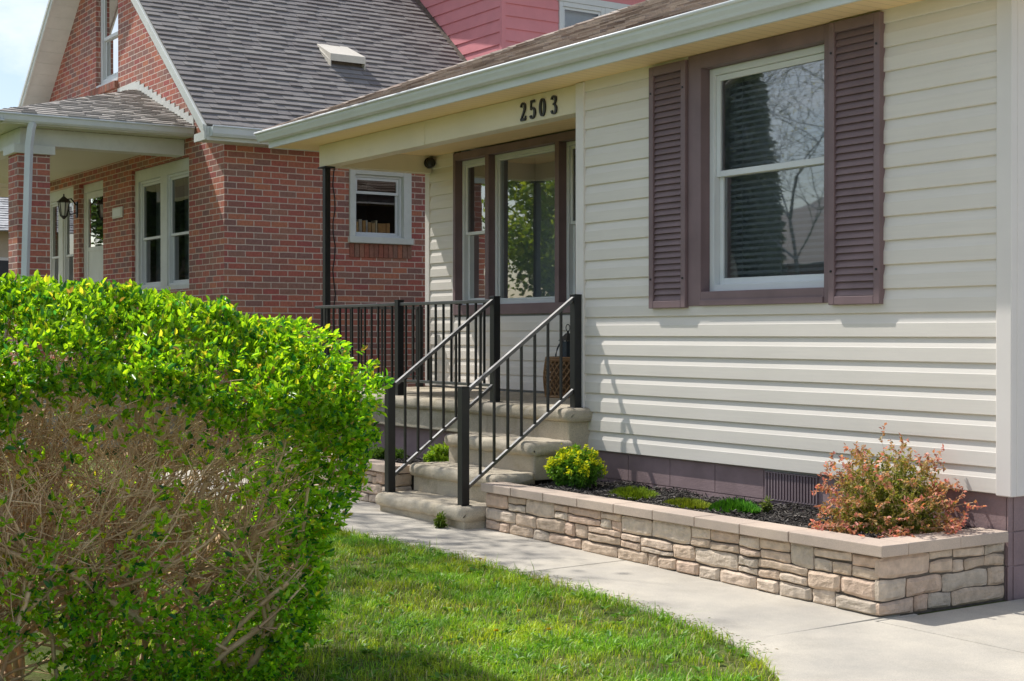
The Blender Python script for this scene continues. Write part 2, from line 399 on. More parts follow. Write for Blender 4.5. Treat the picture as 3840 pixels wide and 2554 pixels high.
for i, (a, b) in enumerate(zip(jo, jo[1:])):
    a += .006; b -= .006; sk = .05
    top = [(a-.02, -.80), (b-.02, -.80)]
    lo = [(x, edge_y(x)) for x in np.linspace(b+sk*.6, a+sk*.6, 9)]
    slab(mb, top+lo)
p = mb.build('path', M['concrete'], bev=.006); p['kind'] = 'structure'
mb = MB()
slab(mb, [(.061, -.8), (.061, -2.14)]+[(x, edge_y(x)) for x in (.2, .42, .6, .77, .9, 1.02, 1.12, 1.2, 1.26, 1.3)]+[(1.32, -9), (9, -9), (9, -1.14), (.09, -1.14), (.09, -.8)])
slab(mb, [(.1, -1.128), (9, -1.128), (9, 12), (.10, 12)])
p = mb.build('driveway', M['concrete'], bev=.006); p['kind'] = 'structure'

# ------------------------------------------------------------------ windows
def dh_window(parent, m, u0, u1, z0, z1, zm, fw=.045, sw=.04, depth=.0, fixed=False, mat='white', nm='window', glass='glass', blinds=False, back=.5, backmat='dark', swap=False):
    """frame fills the hole u0..u1, z0..z1; d=depth is the front of the frame"""
    f = MB(); d0, d1 = depth, depth+.09
    f.box(u0, u0+fw, d0, d1, z0, z1, m); f.box(u1-fw, u1, d0, d1, z0, z1, m)
    f.box(u0+fw, u1-fw, d0, d1, z1-fw, z1, m); f.box(u0+fw, u1-fw, d0, d1, z0, z0+fw, m)
    fo = f.build(nm, M[mat], parent, .004)
    a, b = u0+fw+.002, u1-fw-.002; lo, hi = z0+fw+.002, z1-fw-.002
    panes = MB()
    if fixed:
        s = MB(); s.box(a, a+.02, d0+.02, d0+.06, lo, hi, m); s.box(b-.02, b, d0+.02, d0+.06, lo, hi, m)
        s.box(a+.02, b-.02, d0+.02, d0+.06, hi-.02, hi, m); s.box(a+.02, b-.02, d0+.02, d0+.06, lo, lo+.02, m)
        s.build('sash', M[mat], fo, .003)
        panes.quad(m(a+.01, d0+.045, lo+.01), m(b-.01, d0+.045, lo+.01), m(b-.01, d0+.045, hi-.01), m(a+.01, d0+.045, hi-.01))
    else:
        for (za, zb, dd) in ((zm-.02, hi, d0+.022), (lo, zm+.02, d0+.052)):
            s = MB(); s.box(a, a+sw, dd, dd+.028, za, zb, m); s.box(b-sw, b, dd, dd+.028, za, zb, m)
            s.box(a+sw, b-sw, dd, dd+.028, zb-sw, zb, m); s.box(a+sw, b-sw, dd, dd+.028, za, za+sw*1.05, m)
            s.build('sash', M[mat], fo, .003)
            e = sw-.006
            panes.quad(m(a+e, dd+.014, za+e), m(b-e, dd+.014, za+e), m(b-e, dd+.014, zb-e), m(a+e, dd+.014, zb-e))
    panes.build('pane', M[glass], fo)
    bk = MB(); dd = d0+.10
    for q in (((u0, dd, z0), (u0, dd+back, z0), (u0, dd+back, z1), (u0, dd, z1)), ((u1, dd, z0), (u1, dd+back, z0), (u1, dd+back, z1), (u1, dd, z1)),
              ((u0, dd, z0), (u1, dd, z0), (u1, dd+back, z0), (u0, dd+back, z0)), ((u0, dd, z1), (u1, dd, z1), (u1, dd+back, z1), (u0, dd+back, z1)),
              ((u0, dd+back, z0), (u1, dd+back, z0), (u1, dd+back, z1), (u0, dd+back, z1))):
        bk.quad(*[m(*p) for p in q])
    bk.build('interior', M[backmat], fo, fix=False)
    if blinds:
        bl = MB(); z = z0+fw+.03
        while z < z1-fw-.03:
            bl.hexa([m(a+.02, d0+.13, z), m(b-.02, d0+.13, z), m(a+.02, d0+.155, z+.020), m(b-.02, d0+.155, z+.020), m(a+.02, d0+.13, z+.003), m(b-.02, d0+.13, z+.003), m(a+.02, d0+.155, z+.023), m(b-.02, d0+.155, z+.023)]); z += .0435
        for u in (a+.09, a+.16, (a+b)/2, (a+b)/2+.06, b-.12):
            bl.box(u, u+.004, d0+.126, d0+.129, z0+fw, z1-fw, m)
        bl.box(a+.01, b-.01, d0+.12, d0+.17, z1-fw-.05, z1-fw-.005, m)
        bl.build('blind', M['curtain'], fo)
    return fo
H = .1524; LD = .023
def siding(mb, m, u0, u1, z0, n, holes=(), back=True):
    for i in range(n):
        za = z0+i*H; iv = [(u0, u1)]
        for (a, b, c, d) in holes:
            if za < d-.02 and za+H > c+.02:
                nv = []
                for s, e in iv:
                    if a > s: nv.append((s, min(e, a)))
                    if b < e: nv.append((max(s, b), e))
                iv = nv
        for s, e in iv:
            if e-s < .01: continue
            prof = [(.004, za-.002), (-LD+.004, za-.002), (-LD, za+.002), (-LD+.001, za+.56*H), (-LD+.003, za+.585*H), (-.004, za+H-.001)]
            for p, q in zip(prof, prof[1:]):
                mb.quad(m(s, p[0], p[1]), m(e, p[0], p[1]), m(e, q[0], q[1]), m(s, q[0], q[1]))

# ------------------------------------------------------------------ the bungalow
Z0 = .62; ZS = 3.6; YB = 1.35
house = thing('bungalow', 'beige vinyl sided bungalow with mauve shutters and a recessed front porch', 'house', (-4.4, 0, 0))
mb = MB(); m = YF(0)
WO = (-2.60, -1.37, 1.86, 3.49)
siding(mb, m, -4.035, .005, Z0, 20, [(-2.70, -1.33, 1.83, 3.58)])
siding(mb, XF(.085), .02, 9.5, Z0, 20)
o = mb.build('siding_wall', M['siding'], house, fix=False)
mb = MB(); siding(mb, YF(YB), -8.80, -4.10, .975, 18, [(-8.29, -5.6, 1.79, 3.53)])
mb.build('porch_wall', M['siding'], house, fix=False)
for bxs in ([(.0, .11, -.032, .02, Z0-.012, ZS-.003), (.086, .11, .02, .10, Z0-.012, ZS-.003)], [(-4.144, -4.035, -.036, .05, .93, ZS-.003)], [(-8.895, -8.80, YB-.03, YB+.05, .96, 3.37)], [(-8.30, -8.285, YB-.028, YB, .965, 3.55)], [(-4.06, -4.036, -.030, .0, Z0-.01, .93)]):
    mb = MB()
    for q in bxs: mb.box(*q)
    mb.build('corner_trim', M['trim'], house, .006)
# backing so no light leaks through the wall
mb = MB(); mb.box(-4.03, WO[0]-.02, .012, .05, .60, ZS); mb.box(WO[1]+.02, .06, .012, .05, .60, ZS); mb.box(WO[0]-.02, WO[1]+.02, .012, .05, .60, WO[2]-.02)
mb.box(WO[0]-.02, WO[1]+.02, .012, .05, WO[3]+.02, ZS)
mb.box(-8.80, -8.24, YB+.01, YB+.05, .9, ZS); mb.box(-5.62, -4.0, YB+.01, YB+.05, .9, ZS); mb.box(-8.24, -5.62, YB+.01, YB+.05, .9, 1.80)
mb.box(-4.02, -3.98, .06, YB, .9, ZS); mb.box(-8.86, -8.82, YB+.06, 9.5, .3, ZS)
mb.build('wall_core', M['room'], house)
# foundation blocks
PF = .010
mb = MB()
for r in range(3):
    z = .0+r*.2 if r else -.05; zt = r*.2+.195
    if r == 2: zt = .612
    x = -4.0+(.0 if r % 2 == 0 else .25)
    x0s = [-4.30]+[q for q in np.arange(-4.0-.012+(.0 if r % 2 == 0 else .254), .06, .507)]+[.06]
    for a, b in zip(x0s, x0s[1:]):
        if r == 2 and b > -1.95 and a < -1.5: 
            if a < -1.97: mb.box(a+.003, min(b, -1.97)-.003, PF, .06, z+.003, zt)
            if b > -1.45: mb.box(max(a, -1.45)+.003, b-.003, PF, .06, z+.003, zt)
            continue
        mb.box(a+.003, b-.003, PF, .06, z+.003, zt)
    y0s = [PF]+[q for q in np.arange(.03+(.25 if r % 2 else .5), 9.4, .507)]
    for a, b in zip(y0s, y0s[1:]): mb.box(.03 if a > .1 else .0605, .062, a+.003+(.04 if a < .1 else 0), b-.003, z+.003, zt)
mb.box(-4.3, .055, .019, .2, -.1, .60); mb.box(0, .054, .06, 9.4, -.1, .60)
mb.box(-8.85, -4.3, -.14, .0, -.1, .66); mb.box(-8.85, -8.75, .0, 3, -.1, .66)
mb.build('foundation', M['mauve_block'], house, .006, 2)
mb = MB(); mb.box(-1.965, -1.455, .014, .018, .405, .598)
for i in range(18):
    x = -1.955+i*.0285; mb.box(x, x+.012, -.004, .014, .415, .590)
mb.box(-1.965, -1.455, -.002, .014, .405, .414); mb.box(-1.965, -1.455, -.002, .014, .591, .599)
mb.build('foundation_vent', paint('vent_grey', (.25, .19, .20), .6), house)
# main window
mb = MB(); y0, y1 = -.034, .06
mb.box(-2.741, WO[0], y0, y1, 1.757, ZS-.004); mb.box(WO[1], -1.31, y0, y1, 1.757, ZS-.004)
mb.box(WO[0], WO[1], y0, y1, WO[3], ZS-.004); mb.box(WO[0], WO[1], y0, y1, 1.757, WO[2])
mb.box(WO[0]+.001, WO[1]-.001, y0-.012, y0, 1.757, 1.80)
mb.build('window_casing', M['mauve'], house, .004)
dh_window(house, YF(.03), WO[0]+.002, WO[1]-.002, WO[2]+.002, WO[3]-.002, 2.716, .05, .042, .02, blinds=True, back=.22, backmat='curtain')  # pale backing added close behind the blinds to brighten the dim pane
def shutter(u0, u1, z0, z1):
    mb = MB(); a, b = -.060, -.006; st = .052
    mb.box(u0, u0+st, a, b, z0, z1); mb.box(u1-st, u1, a, b, z0, z1); mb.box(u0+st, u1-st, a, b, z1-.07, z1); mb.box(u0+st, u1-st, a, b, z0, z0+.055)
    so_ = mb.build('shutter', M['mauve'], house, .005)
    l = MB(); z = z0+.058; n = 37; p = (z1-.07-z0-.058)/n
    for i in range(n):
        zz = z+i*p
        l.hexa([(u0+st, -.050, zz), (u1-st, -.050, zz), (u0+st, -.014, zz), (u1-st, -.014, zz), (u0+st, -.030, zz+p*.985), (u1-st, -.030, zz+p*.985), (u0+st, -.014, zz+p*.985), (u1-st, -.014, zz+p*.985)])
    l.build('louvre', M['mauve'], so_)
    for uu in (u0+.026, u1-.026):
        for zz in (z0+.22, z1-.2): sc_ = MB(); sc_.tube([(uu, -.0605, zz), (uu, -.066, zz)], .008, 8); sc_.build('screw', M['black'], so_)
    return so_
shutter(-3.17, -2.745, 1.745, 3.575); shutter(-1.307, -.865, 1.742, 3.588)
# picture window on the porch
mb = MB(); y0, y1 = YB-.03, YB+.07; zt, zb = 3.535, 1.757; ho, lo_ = 3.455, 1.865
ops = [(-8.237, -7.632), (-7.56, -6.348), (-6.276, -5.67)]
mb.box(-8.285, ops[0][0], y0, y1, zb, zt); mb.box(ops[0][1], ops[1][0], y0, y1, lo_, ho); mb.box(ops[1][1], ops[2][0], y0, y1, lo_, ho); mb.box(ops[2][1], -5.59, y0, y1, zb, zt)
mb.box(ops[0][0], ops[2][1], y0, y1, ho, zt); mb.box(ops[0][0], ops[2][1], y0, y1, zb, lo_)
mb.build('window_casing', M['mauve'], house, .004)
for i, (a, b) in enumerate(ops):
    dh_window(house, YF(YB), a+.002, b-.002, lo_+.002, ho-.002, 2.655, .04, .032, .06 if i != 1 else .05, fixed=(i == 1), back=(.30, .42, .30)[i], backmat=('room', 'curtain', 'room')[i])  # centre light has a pale backing added to brighten the shaded glass
mb = MB()
cv = [(-7.98, 3.44, .62), (-7.95, 3.0, .46), (-7.98, 2.6, .36), (-7.98, 2.3, .34), (-7.90, 2.05, .40), (-7.80, 1.88, .52)]
for (xa, za, wa), (xb, zb_, wb) in zip(cv, cv[1:]):
    for j in range(8):
        f0, f1 = j/8, (j+1)/8; y = YB+.40+.035*(j % 2); y2 = YB+.40+.035*((j+1) % 2)
        mb.quad((xa-wa*.3+wa*f0, y, za), (xa-wa*.3+wa*f1, y2, za), (xb-wb*.3+wb*f1, y2, zb_), (xb-wb*.3+wb*f0, y, zb_))
mb.build('drape', M['curtain'], house, fix=False)
# beam, ceiling, soffit, fascia, gutter, roof
mb = MB(); mb.box(-8.911, -6.645, 0, .15, 3.365, ZS-.002); mb.box(-6.641, -4.146, .002, .15, 3.367, ZS-.002); mb.box(-8.911, -8.75, .15, YB-.03, 3.365, ZS-.002)
mb.box(-8.911, -8.78, YB-.031, YB+.05, 3.372, ZS-.002)
mb.build('porch_beam', M['beam'], house, .004)
mb = MB(); mb.box(-8.75, -4.03, .15, YB, 3.555, 3.58); mb.box(-9.33, .42, -.375, .0, ZS, ZS+.02); mb.box(-9.33, -8.911, 0, 9.5, ZS, ZS+.02); mb.box(.09, .42, 0, 9.5, ZS, ZS+.02)
mb.box(-8.911, .1, 0, .02, ZS+.001, ZS+.02)
mb.build('soffit', M['soffit'], house)
mb = MB(); mb.box(-9.352, .44, -.397, -.375, ZS-.012, 3.75); mb.box(-9.352, -9.33, -.375, 9.6, ZS-.012, 3.75); mb.box(.42, .44, -.375, 9.6, ZS-.012, 3.75)
mb.build('fascia', M['gutter'], house, .003)
gp = [(-.397, 3.658), (-.462, 3.655), (-.480, 3.662), (-.490, 3.685), (-.508, 3.712), (-.516, 3.745), (-.505, 3.748), (-.508, 3.74), (-.49, 3.71), (-.475, 3.69), (-.46, 3.67), (-.405, 3.67), (-.400, 3.755), (-.397, 3.755)]
mb = MB(); mb.prism(gp, 'x', -9.44, .47)
mb.prism([(a, b) for a, b in [(-.398, 3.657), (-.485, 3.66), (-.518, 3.75), (-.398, 3.75)]], 'x', -9.443, -9.4395)
gt_ = mb.build('gutter', M['gutter'], house, .002, fix=True)
mb = MB(); mb.tube([(-9.445, -.521, 3.749), (.475, -.521, 3.749)], .0135, 10); mb.build('gutter_lip', M['white'], gt_, smooth=True)  # lip coloured whiter than the gutter, painting in its sunlit highlight
rs = .413; c5 = 1/math.sqrt(1+rs*rs)
mb = MB(); W_ = 9.9; HD = 4.95
shingles(mb, (-9.45, -.44, 3.765), (1, 0, 0), (0, c5, rs*c5), lambda v: (v*c5, W_-v*c5), 4.95/c5, .15)
shingles(mb, (-9.45, 9.46, 3.765), (0, -1, 0), (c5, 0, rs*c5), lambda v: (v*c5, W_-v*c5), 4.95/c5, .15)
shingles(mb, (.45, -.44, 3.765), (0, 1, 0), (-c5, 0, rs*c5), lambda v: (v*c5, W_-v*c5), 4.95/c5, .15)
# hip caps
for k_ in range(38):
    t = k_*.13
    for sx, x0 in ((1, -9.45), (-1, .45)):
        p0 = Vector((x0+sx*t, -.44+t, 3.765+rs*t+.012)); p1 = Vector((x0+sx*(t+.17), -.44+t+.17, 3.765+rs*(t+.17)+.010))
        dl = Vector((.11*sx, 0, .0)); dr = Vector((0, .11, .0))
        mb.quad(p0+dl+Vector((0, 0, -.0)), p0+Vector((0, 0, .022)), p1+Vector((0, 0, .016)), p1+dl)
        mb.quad(p0+dr, p0+Vector((0, 0, .022)), p1+Vector((0, 0, .016)), p1+dr)
rf = mb.build('roof', M['shb'], house, fix=False)
mb = MB(); ap = (-4.5, 4.51, 3.755+rs*4.95)
c4 = [(-9.45, -.44, 3.755), (.45, -.44, 3.755), (.45, 9.46, 3.755), (-9.45, 9.46, 3.755)]
for i in range(4): mb.quad(c4[i], c4[(i+1) % 4], ap)
mb.build('roof_deck', M['shb'], house)
mb = MB(); mb.bar((-8.845, .055, .955), (-8.845, .055, 3.362), .066); mb.box(-8.93, -8.76, -.01, .12, 3.350, 3.364)
mb.build('support_post', M['black'], house, .003)
# house numerals
def spline(pts, n=7):
    r = []
    P_ = [pts[0]]+list(pts)+[pts[-1]]
    for i in range(1, len(P_)-2):
        p0, p1, p2, p3 = [np.array(q, float) for q in P_[i-1:i+3]]
        for j in range(n):
            t = j/n; r.append(.5*(2*p1+(p2-p0)*t+(2*p0-5*p1+4*p2-p3)*t*t+(3*p1-p0-3*p2+p3)*t**3))
    r.append(np.array(pts[-1], float)); return r
DIG = {'0': [[(.29+.20*math.sin(a), .5+.445*math.cos(a), .055+.11*abs(math.sin(a))) for a in [i*2*math.pi/16 for i in range(17)]]],
       '2': [[(.10, .74, .15), (.13, .87, .10), (.27, .955, .07), (.43, .87, .14), (.46, .70, .16), (.37, .47, .13), (.20, .24, .09), (.09, .07, .08)], [(.06, .075, .14), (.50, .075, .14)], [(.50, .05, .08), (.53, .26, .05)]],
       '5': [[(.13, .93, .13), (.49, .94, .13)], [(.145, .95, .06), (.125, .50, .06)], [(.125, .50, .06), (.28, .59, .08), (.44, .49, .15), (.48, .30, .17), (.41, .12, .13), (.26, .045, .07), (.13, .09, .10), (.10, .2, .15)]],
       '3': [[(.11, .78, .15), (.14, .9, .10), (.28, .955, .07), (.42, .88, .13), (.44, .73, .15), (.36, .58, .09), (.22, .53, .06)], [(.22, .53, .06), (.38, .485, .10), (.47, .33, .16), (.44, .13, .14), (.28, .045, .07), (.14, .09, .10), (.10, .22, .15)]]}
def numeral(ch, x, z, h=.162, y=-.004):
    mb = MB()
    for st in DIG[ch]:
        q = spline(st) if len(st) > 2 else [np.array(s_, float) for s_ in st]
        L_ = []
        for i, c in enumerate(q):
            d = q[min(i+1, len(q)-1)][:2]-q[max(i-1, 0)][:2]; d = d/np.linalg.norm(d); n_ = np.array([-d[1], d[0]])*c[2]/2
            L_.append((c[:2]+n_, c[:2]-n_))
        for (a, b), (c, d) in zip(L_, L_[1:]):
            P3 = lambda p, yy: (x+p[0]*h, yy, z+p[1]*h)
            mb.hexa([P3(a, y), P3(b, y), P3(c, y), P3(d, y), P3(a, y-.014), P3(b, y-.014), P3(c, y-.014), P3(d, y-.014)])
    return mb.build('house_numeral', M['black'], house)
for ch, x in zip('2503', (-4.995, -4.85, -4.703, -4.535)): numeral(ch, x, 3.390, y=.0005)

# stoop
def rough_slab(xa, xb, yf, yb, zt, th, rad, amp=.0075):
    prof = []
    for i in range(9):
        a = math.pi/2*i/8; prof.append((yf+rad-rad*math.sin(a)*1.0, zt-th+rad-rad*math.cos(a)) if False else (yf+rad*(1-math.sin(a)), zt-th+rad*(1-math.cos(a))))
    for i in range(1, 9):
        a = math.pi/2*i/8; prof.append((yf+rad*(1-math.cos(a)), zt-rad*(1-math.sin(a))))
    ny = 14
    prof += [(yf+rad+(yb-yf-rad)*i/ny, zt) for i in range(1, ny+1)]+[(yb, zt-th)]
    nx = max(8, int((xb-xa)/.022)); mb = MB(); L = len(prof); cy, cz = (yf+yb)/2, zt-th/2
    for k_ in range(nx+1):
        x = xa+(xb-xa)*k_/nx; e = min(x-xa, xb-x); ins = 0
        if e < rad: ins = rad-math.sqrt(max(0, rad*rad-(rad-e)**2))
        for (y, z) in prof:
            y2 = y+ins*.9*max(0, (yb-y)/(yb-yf))**2; z2 = z-(ins*.85 if z > cz else 0)
            v = Vector((x, y2, z2)); nn = noise.noise(v*9)*amp+noise.noise(v*28)*amp*.6+noise.noise(v*75)*amp*.35
            mb.v.append((x, y2+nn*(.8 if y < yf+rad else .1), z2+nn))
    for k_ in range(nx):
        for j in range(L):
            a = k_*L+j; b = k_*L+(j+1) % L; mb.f.append((a, b, b+L, a+L))
    mb.f.append(tuple(range(L))); mb.f.append(tuple(range(nx*L+L-1, nx*L-1, -1)))
    return mb
stoop = thing('concrete_stoop', 'weathered concrete stoop with three rounded steps up to the porch floor', 'steps', (-4.6, -.7, .05))
mb = rough_slab(-8.90, -3.945, -.262, YB, .954, .108, .045, .003)
mb.build('porch_slab', M['step'], stoop, smooth=True)
mb = MB(); mb.box(-8.86, -5.2, -.215, YB-.01, .665, .850); mb.box(-5.2, -3.985, -.215, .0, .30, .850); mb.build('slab_face', M['step'], stoop, .01)
for (yf, yb, zt, xa, xb) in ((-.62, -.20, .695, -5.27, -3.935), (-.95, -.585, .455, -5.30, -3.93), (-1.275, -.915, .225, -5.30, -3.93)):
    mb = rough_slab(xa, xb, yf-.006, yb, zt+.002, .107, .046)
    st = mb.build('step', M['step'], stoop, smooth=True)
    mb = MB(); mb.box(xa+.020, xb-.014, yf+.042, yb, zt-.30, zt-.07); mb.build('riser', M['step'], st, .012)

# ------------------------------------------------------------------ railings
def railing(name, label, a, b, n, top, bot, posts, zf, group='black metal porch railings', lamb=None):
    """a, b: plan ends; top/bot: heights at a and b; posts: list of (x,y,z0,z1)"""
    r = thing(name, label, 'railing', (a[0], a[1], zf), group)
    for (x, y, z0, z1) in posts:
        mb = MB(); mb.box(x-.034, x+.034, y-.034, y+.034, z0, z1); mb.box(x-.036, x+.036, y-.036, y+.036, z1, z1+.012)
        mb.box(x-.05, x+.05, y-.05, y+.05, z0, z0+.006)
        mb.build('post', M['black'], r, .003)
    A = Vector((a[0], a[1], 0)); B = Vector((b[0], b[1], 0))
    mb = MB(); mb.bar(A+Vector((0, 0, top[0])), B+Vector((0, 0, top[1])), .036, .030); mb.build('top_rail', M['rail'], r, .004)
    mb = MB(); mb.bar(A+Vector((0, 0, bot[0])), B+Vector((0, 0, bot[1])), .030, .026); mb.build('bottom_rail', M['rail'], r, .003)
    for i in range(1, n):
        t = i/n; p = A.lerp(B, t); zt = top[0]+(top[1]-top[0])*t-.012; zb = bot[0]+(bot[1]-bot[0])*t+.008
        mb = MB(); mb.box(p.x-.009, p.x+.009, p.y-.009, p.y+.009, zb, zt); mb.build('baluster', M['black'], r)
    return r
railing('porch_railing', 'level black metal railing along the front of the porch, left of the steps', (-8.81, -.09), (-5.30, -.09), 25, (1.838, 1.842), (1.098, 1.098), [(-6.98, -.09, .953, 1.872), (-5.265, -.09, .953, 1.872)], .953)
railing('porch_railing', 'level black metal railing across the far open end of the porch by the brick wall', (-8.845, .09), (-8.845, 1.26), 9, (1.84, 1.84), (1.07, 1.07), [(-8.845, 1.22, .953, 1.85)], .953)
railing('stair_railing', 'sloping black metal stair railing on the wall side of the concrete steps', (-4.09, -.09), (-4.075, -1.13), 8, (1.845, 1.105), (1.10, .355), [(-4.09, -.072, .953, 1.862), (-4.075, -1.155, .225, 1.135)], .953)
railing('stair_railing', 'sloping black metal stair railing beside the hedge, farther from the siding', (-5.265, -.115), (-5.25, -1.13), 8, (1.845, 1.105), (1.10, .355), [(-5.25, -1.15, .225, 1.135)], .953)

# ------------------------------------------------------------------ stone planters
def stone_wall(mb, O, U, N, length, zt, zb, seedv, first=.0):
    rd = random.Random(seedv); O = np.array(O, float); U = np.array(U, float); N = np.array(N, float)
    def stone(u0, u1, z0, z1, skew=None):
        gap = .0042; nu, nz = 8, 6; ph = rd.uniform(0, 50); dep = rd.uniform(.010, .024)
        tl, tr, bl, br = [rd.uniform(-.006, .006) for _ in range(4)]
        base = len(mb.v); rows = nz+1+2
        for j in range(nz+1):
            for i in range(nu+1):
                s = i/nu; t = j/nz
                u = u0+gap+(u1-u0-2*gap)*s; za = z0+gap+(bl*(1-s)+br*s); zb_ = z1-gap+(tl*(1-s)+tr*s)
                # rounded corners
                e = min(1, abs(2*s-1)**5); e2 = min(1, abs(2*t-1)**5)
                z = za+(zb_-za)*(t+(0.5-t)*.07*e); u += (u0+u1-2*u)*.5*.035*e2
                msk = max(0, min(1, (z-zb(u))/.05))*max(0, min(1, (zt-z)/.05)); wob = msk*(noise.noise(Vector((u*4.5, z*7, seedv)))*.010+noise.noise(Vector((u*12, z*12, seedv+3)))*.006); u += msk*noise.noise(Vector((u*5, z*11, seedv+8)))*.012*min(1, u/.05, (length-u)/.05)
                d = dep*(1-.75*max(abs(2*s-1)**9, abs(2*t-1)**9))+noise.noise(Vector((u*22+ph, z*26, ph*.3)))*.0055+noise.noise(Vector((u*60+ph, z*70, ph)))*.0025
                P = O+U*u+N*d+np.array([0, 0, z+wob]); mb.v.append(tuple(P))
        for j in range(nz):
            for i in range(nu):
                a = base+j*(nu+1)+i; mb.f.append((a, a+1, a+nu+2, a+nu+1))
        # skirt back to the core
        ring = [base+i for i in range(nu+1)]+[base+j*(nu+1)+nu for j in range(1, nz+1)]+[base+nz*(nu+1)+i for i in range(nu-1, -1, -1)]+[base+j*(nu+1) for j in range(nz-1, 0, -1)]
        nb = len(mb.v)
        for r in ring:
            p = np.array(mb.v[r]); dd = (p-O)@N; mb.v.append(tuple(p-N*(dd+.025)))
        for i in range(len(ring)):
            j = (i+1) % len(ring); mb.f.append((ring[i], nb+i, nb+j, ring[j]))
    def zz(u, f): return zb(u)+(zt-zb(u))*f
    for f0, f1 in ((0, .27), (.27, .60), (.60, 1.0)):
        u = 0.0
        while u < length-.01:
            w_ = rd.uniform(.17, .42)
            if length-u-w_ < .13: w_ = length-u
            za, zc = zz(u+w_/2, f0), zz(u+w_/2, f1); hh = zc-za; q = rd.random()
            if hh < .10: q = q*.6
            if q < .34: stone(u, u+w_, za, zc)
            elif q < .50 and w_ > .24: k_ = rd.uniform(.35, .65)*w_; stone(u, u+k_, za, zc); stone(u+k_, u+w_, za, zc)
            elif q < .60: stone(u, u+w_, za, zc)
            elif q < .80: k_ = rd.uniform(.38, .62)*hh; stone(u, u+w_, za, za+k_); stone(u, u+w_, za+k_, zc)
            elif w_ > .22: k_ = rd.uniform(.38, .62)*hh; e_ = rd.uniform(.35, .65)*w_; stone(u, u+e_, za, za+k_); stone(u+e_, u+w_, za, za+k_); stone(u, u+w_, za+k_, zc)
            else: k_ = .5*hh; stone(u, u+w_, za, za+k_); stone(u, u+w_, za+k_, zc)
            u += w_
CZ0, CZ1 = .345, .408
pl = thing('stone_planter', 'raised bed with stacked tan stone walls and cap blocks right of the steps', 'planter', (-2, -.5, 0))
mb = MB(); stone_wall(mb, (-3.92, -1.045, 0), (1, 0, 0), (0, -1, 0), 3.95, CZ0-.002, lambda u: g(-3.92+u)+.008, 5)
stone_wall(mb, (.035, -1.06, 0), (0, 1, 0), (1, 0, 0), 1.06, CZ0-.002, lambda u: .012, 9)
mb.build('stone_face', M['stone'], pl, smooth=False, fix=False)
mb = MB(); mb.box(-3.93, .03, -1.036, -.88, -.05, CZ0-.003); mb.box(-.16, .032, -.88, .028, -.05, CZ0-.003)
mb.build('wall_core', M['mortar'], pl)
mb = MB(); x = -3.94
while x < -.15:
    x2 = x+.415
    if x2 > -.3: x2 = .092
    mb.box(x+.003, x2-.003, -1.085+random.uniform(-.002, .002), -.875, CZ0, CZ1+random.uniform(-.001, .001)); x = x2
y = -.872
for y2 in (-.44, -.02): mb.box(-.125, .088 if y2 < -.2 else .085, y+.0015, y2-.0015, CZ0, CZ1+.002); y = y2
mb.build('cap_block', M['cap'], pl, .005, 2)
mb = MB(); NX, NY = 60, 16
for i in range(NX+1):
    for j in range(NY+1):
        x = -3.94+3.82*i/NX; y = -.88+.91*j/NY
        mb.v.append((x, y, .350+.025*noise.noise(Vector((x*3, y*3, 1)))+.02*noise.noise(Vector((x*9, y*9, 4)))))
for i in range(NX):
    for j in range(NY):
        a = i*(NY+1)+j; mb.f.append((a, a+1, a+NY+2, a+NY+1))
mb.build('soil', M['soil'], pl, smooth=True)
pl2 = thing('stone_planter', 'stone walled raised bed half hidden by the hedge, left of the steps', 'planter', (-6.8, -.6, .05))
mb = MB(); stone_wall(mb, (-8.6, -1.045, 0), (1, 0, 0), (0, -1, 0), 3.27, .365, lambda u: g(-8.6+u)+.008, 17)
stone_wall(mb, (-5.338, -1.045, 0), (0, 1, 0), (1, 0, 0), .80, .365, lambda u: .08, 23)
mb.build('stone_face', M['stone'], pl2, fix=False)
mb = MB(); mb.box(-8.6, -5.345, -1.036, -.25, -.05, .352); mb.build('wall_core', M['mortar'], pl2)
mb = MB(); x = -8.6
while x < -5.5:
    x2 = min(x+.415, -5.325); mb.box(x+.0015, x2-.0015, -1.085, -.875, .367, .432); x = x2
mb.build('cap_block', M['cap'], pl2, .005, 2)
mb = MB(); mb.box(-8.6, -5.31, -.90, -.15, .2, .36); mb.build('soil', M['soil'], pl2)
def chips(name, n, x0, x1, y0, y1, z, seedv):
    r = np.random.default_rng(seedv)
    P = np.stack([r.uniform(x0, x1, n), r.uniform(y0, y1, n), np.zeros(n)], 1)
    P[:, 2] = z+.018+r.uniform(-.012, .018, n)+.02*np.sin(P[:, 0]*7)*np.sin(P[:, 1]*9+P[:, 0]*3)
    D = unit(np.stack([r.normal(0, 1, n), r.normal(0, 1, n), r.normal(0, .35, n)], 1)); L = r.uniform(.015, .055, n); Wd = r.uniform(.004, .011, n)
    V, F = tubes(P-D*L[:, None]/2, P+D*L[:, None]/2, Wd*.5, Wd*.35, 4)
    o = npmesh(name, V, F4=F, mat=M['mulch'])
    return o
o = chips('mulch', 9000, -3.92, -.13, -.87, .02, .352, 3); tag(o, 'dark shredded wood mulch covering the right-hand raised bed', 'mulch', kind='stuff')
o = chips('mulch', 3000, -7.5, -5.31, -.87, -.22, .362, 4); tag(o, 'dark wood mulch in the raised bed left of the steps', 'mulch', kind='stuff')

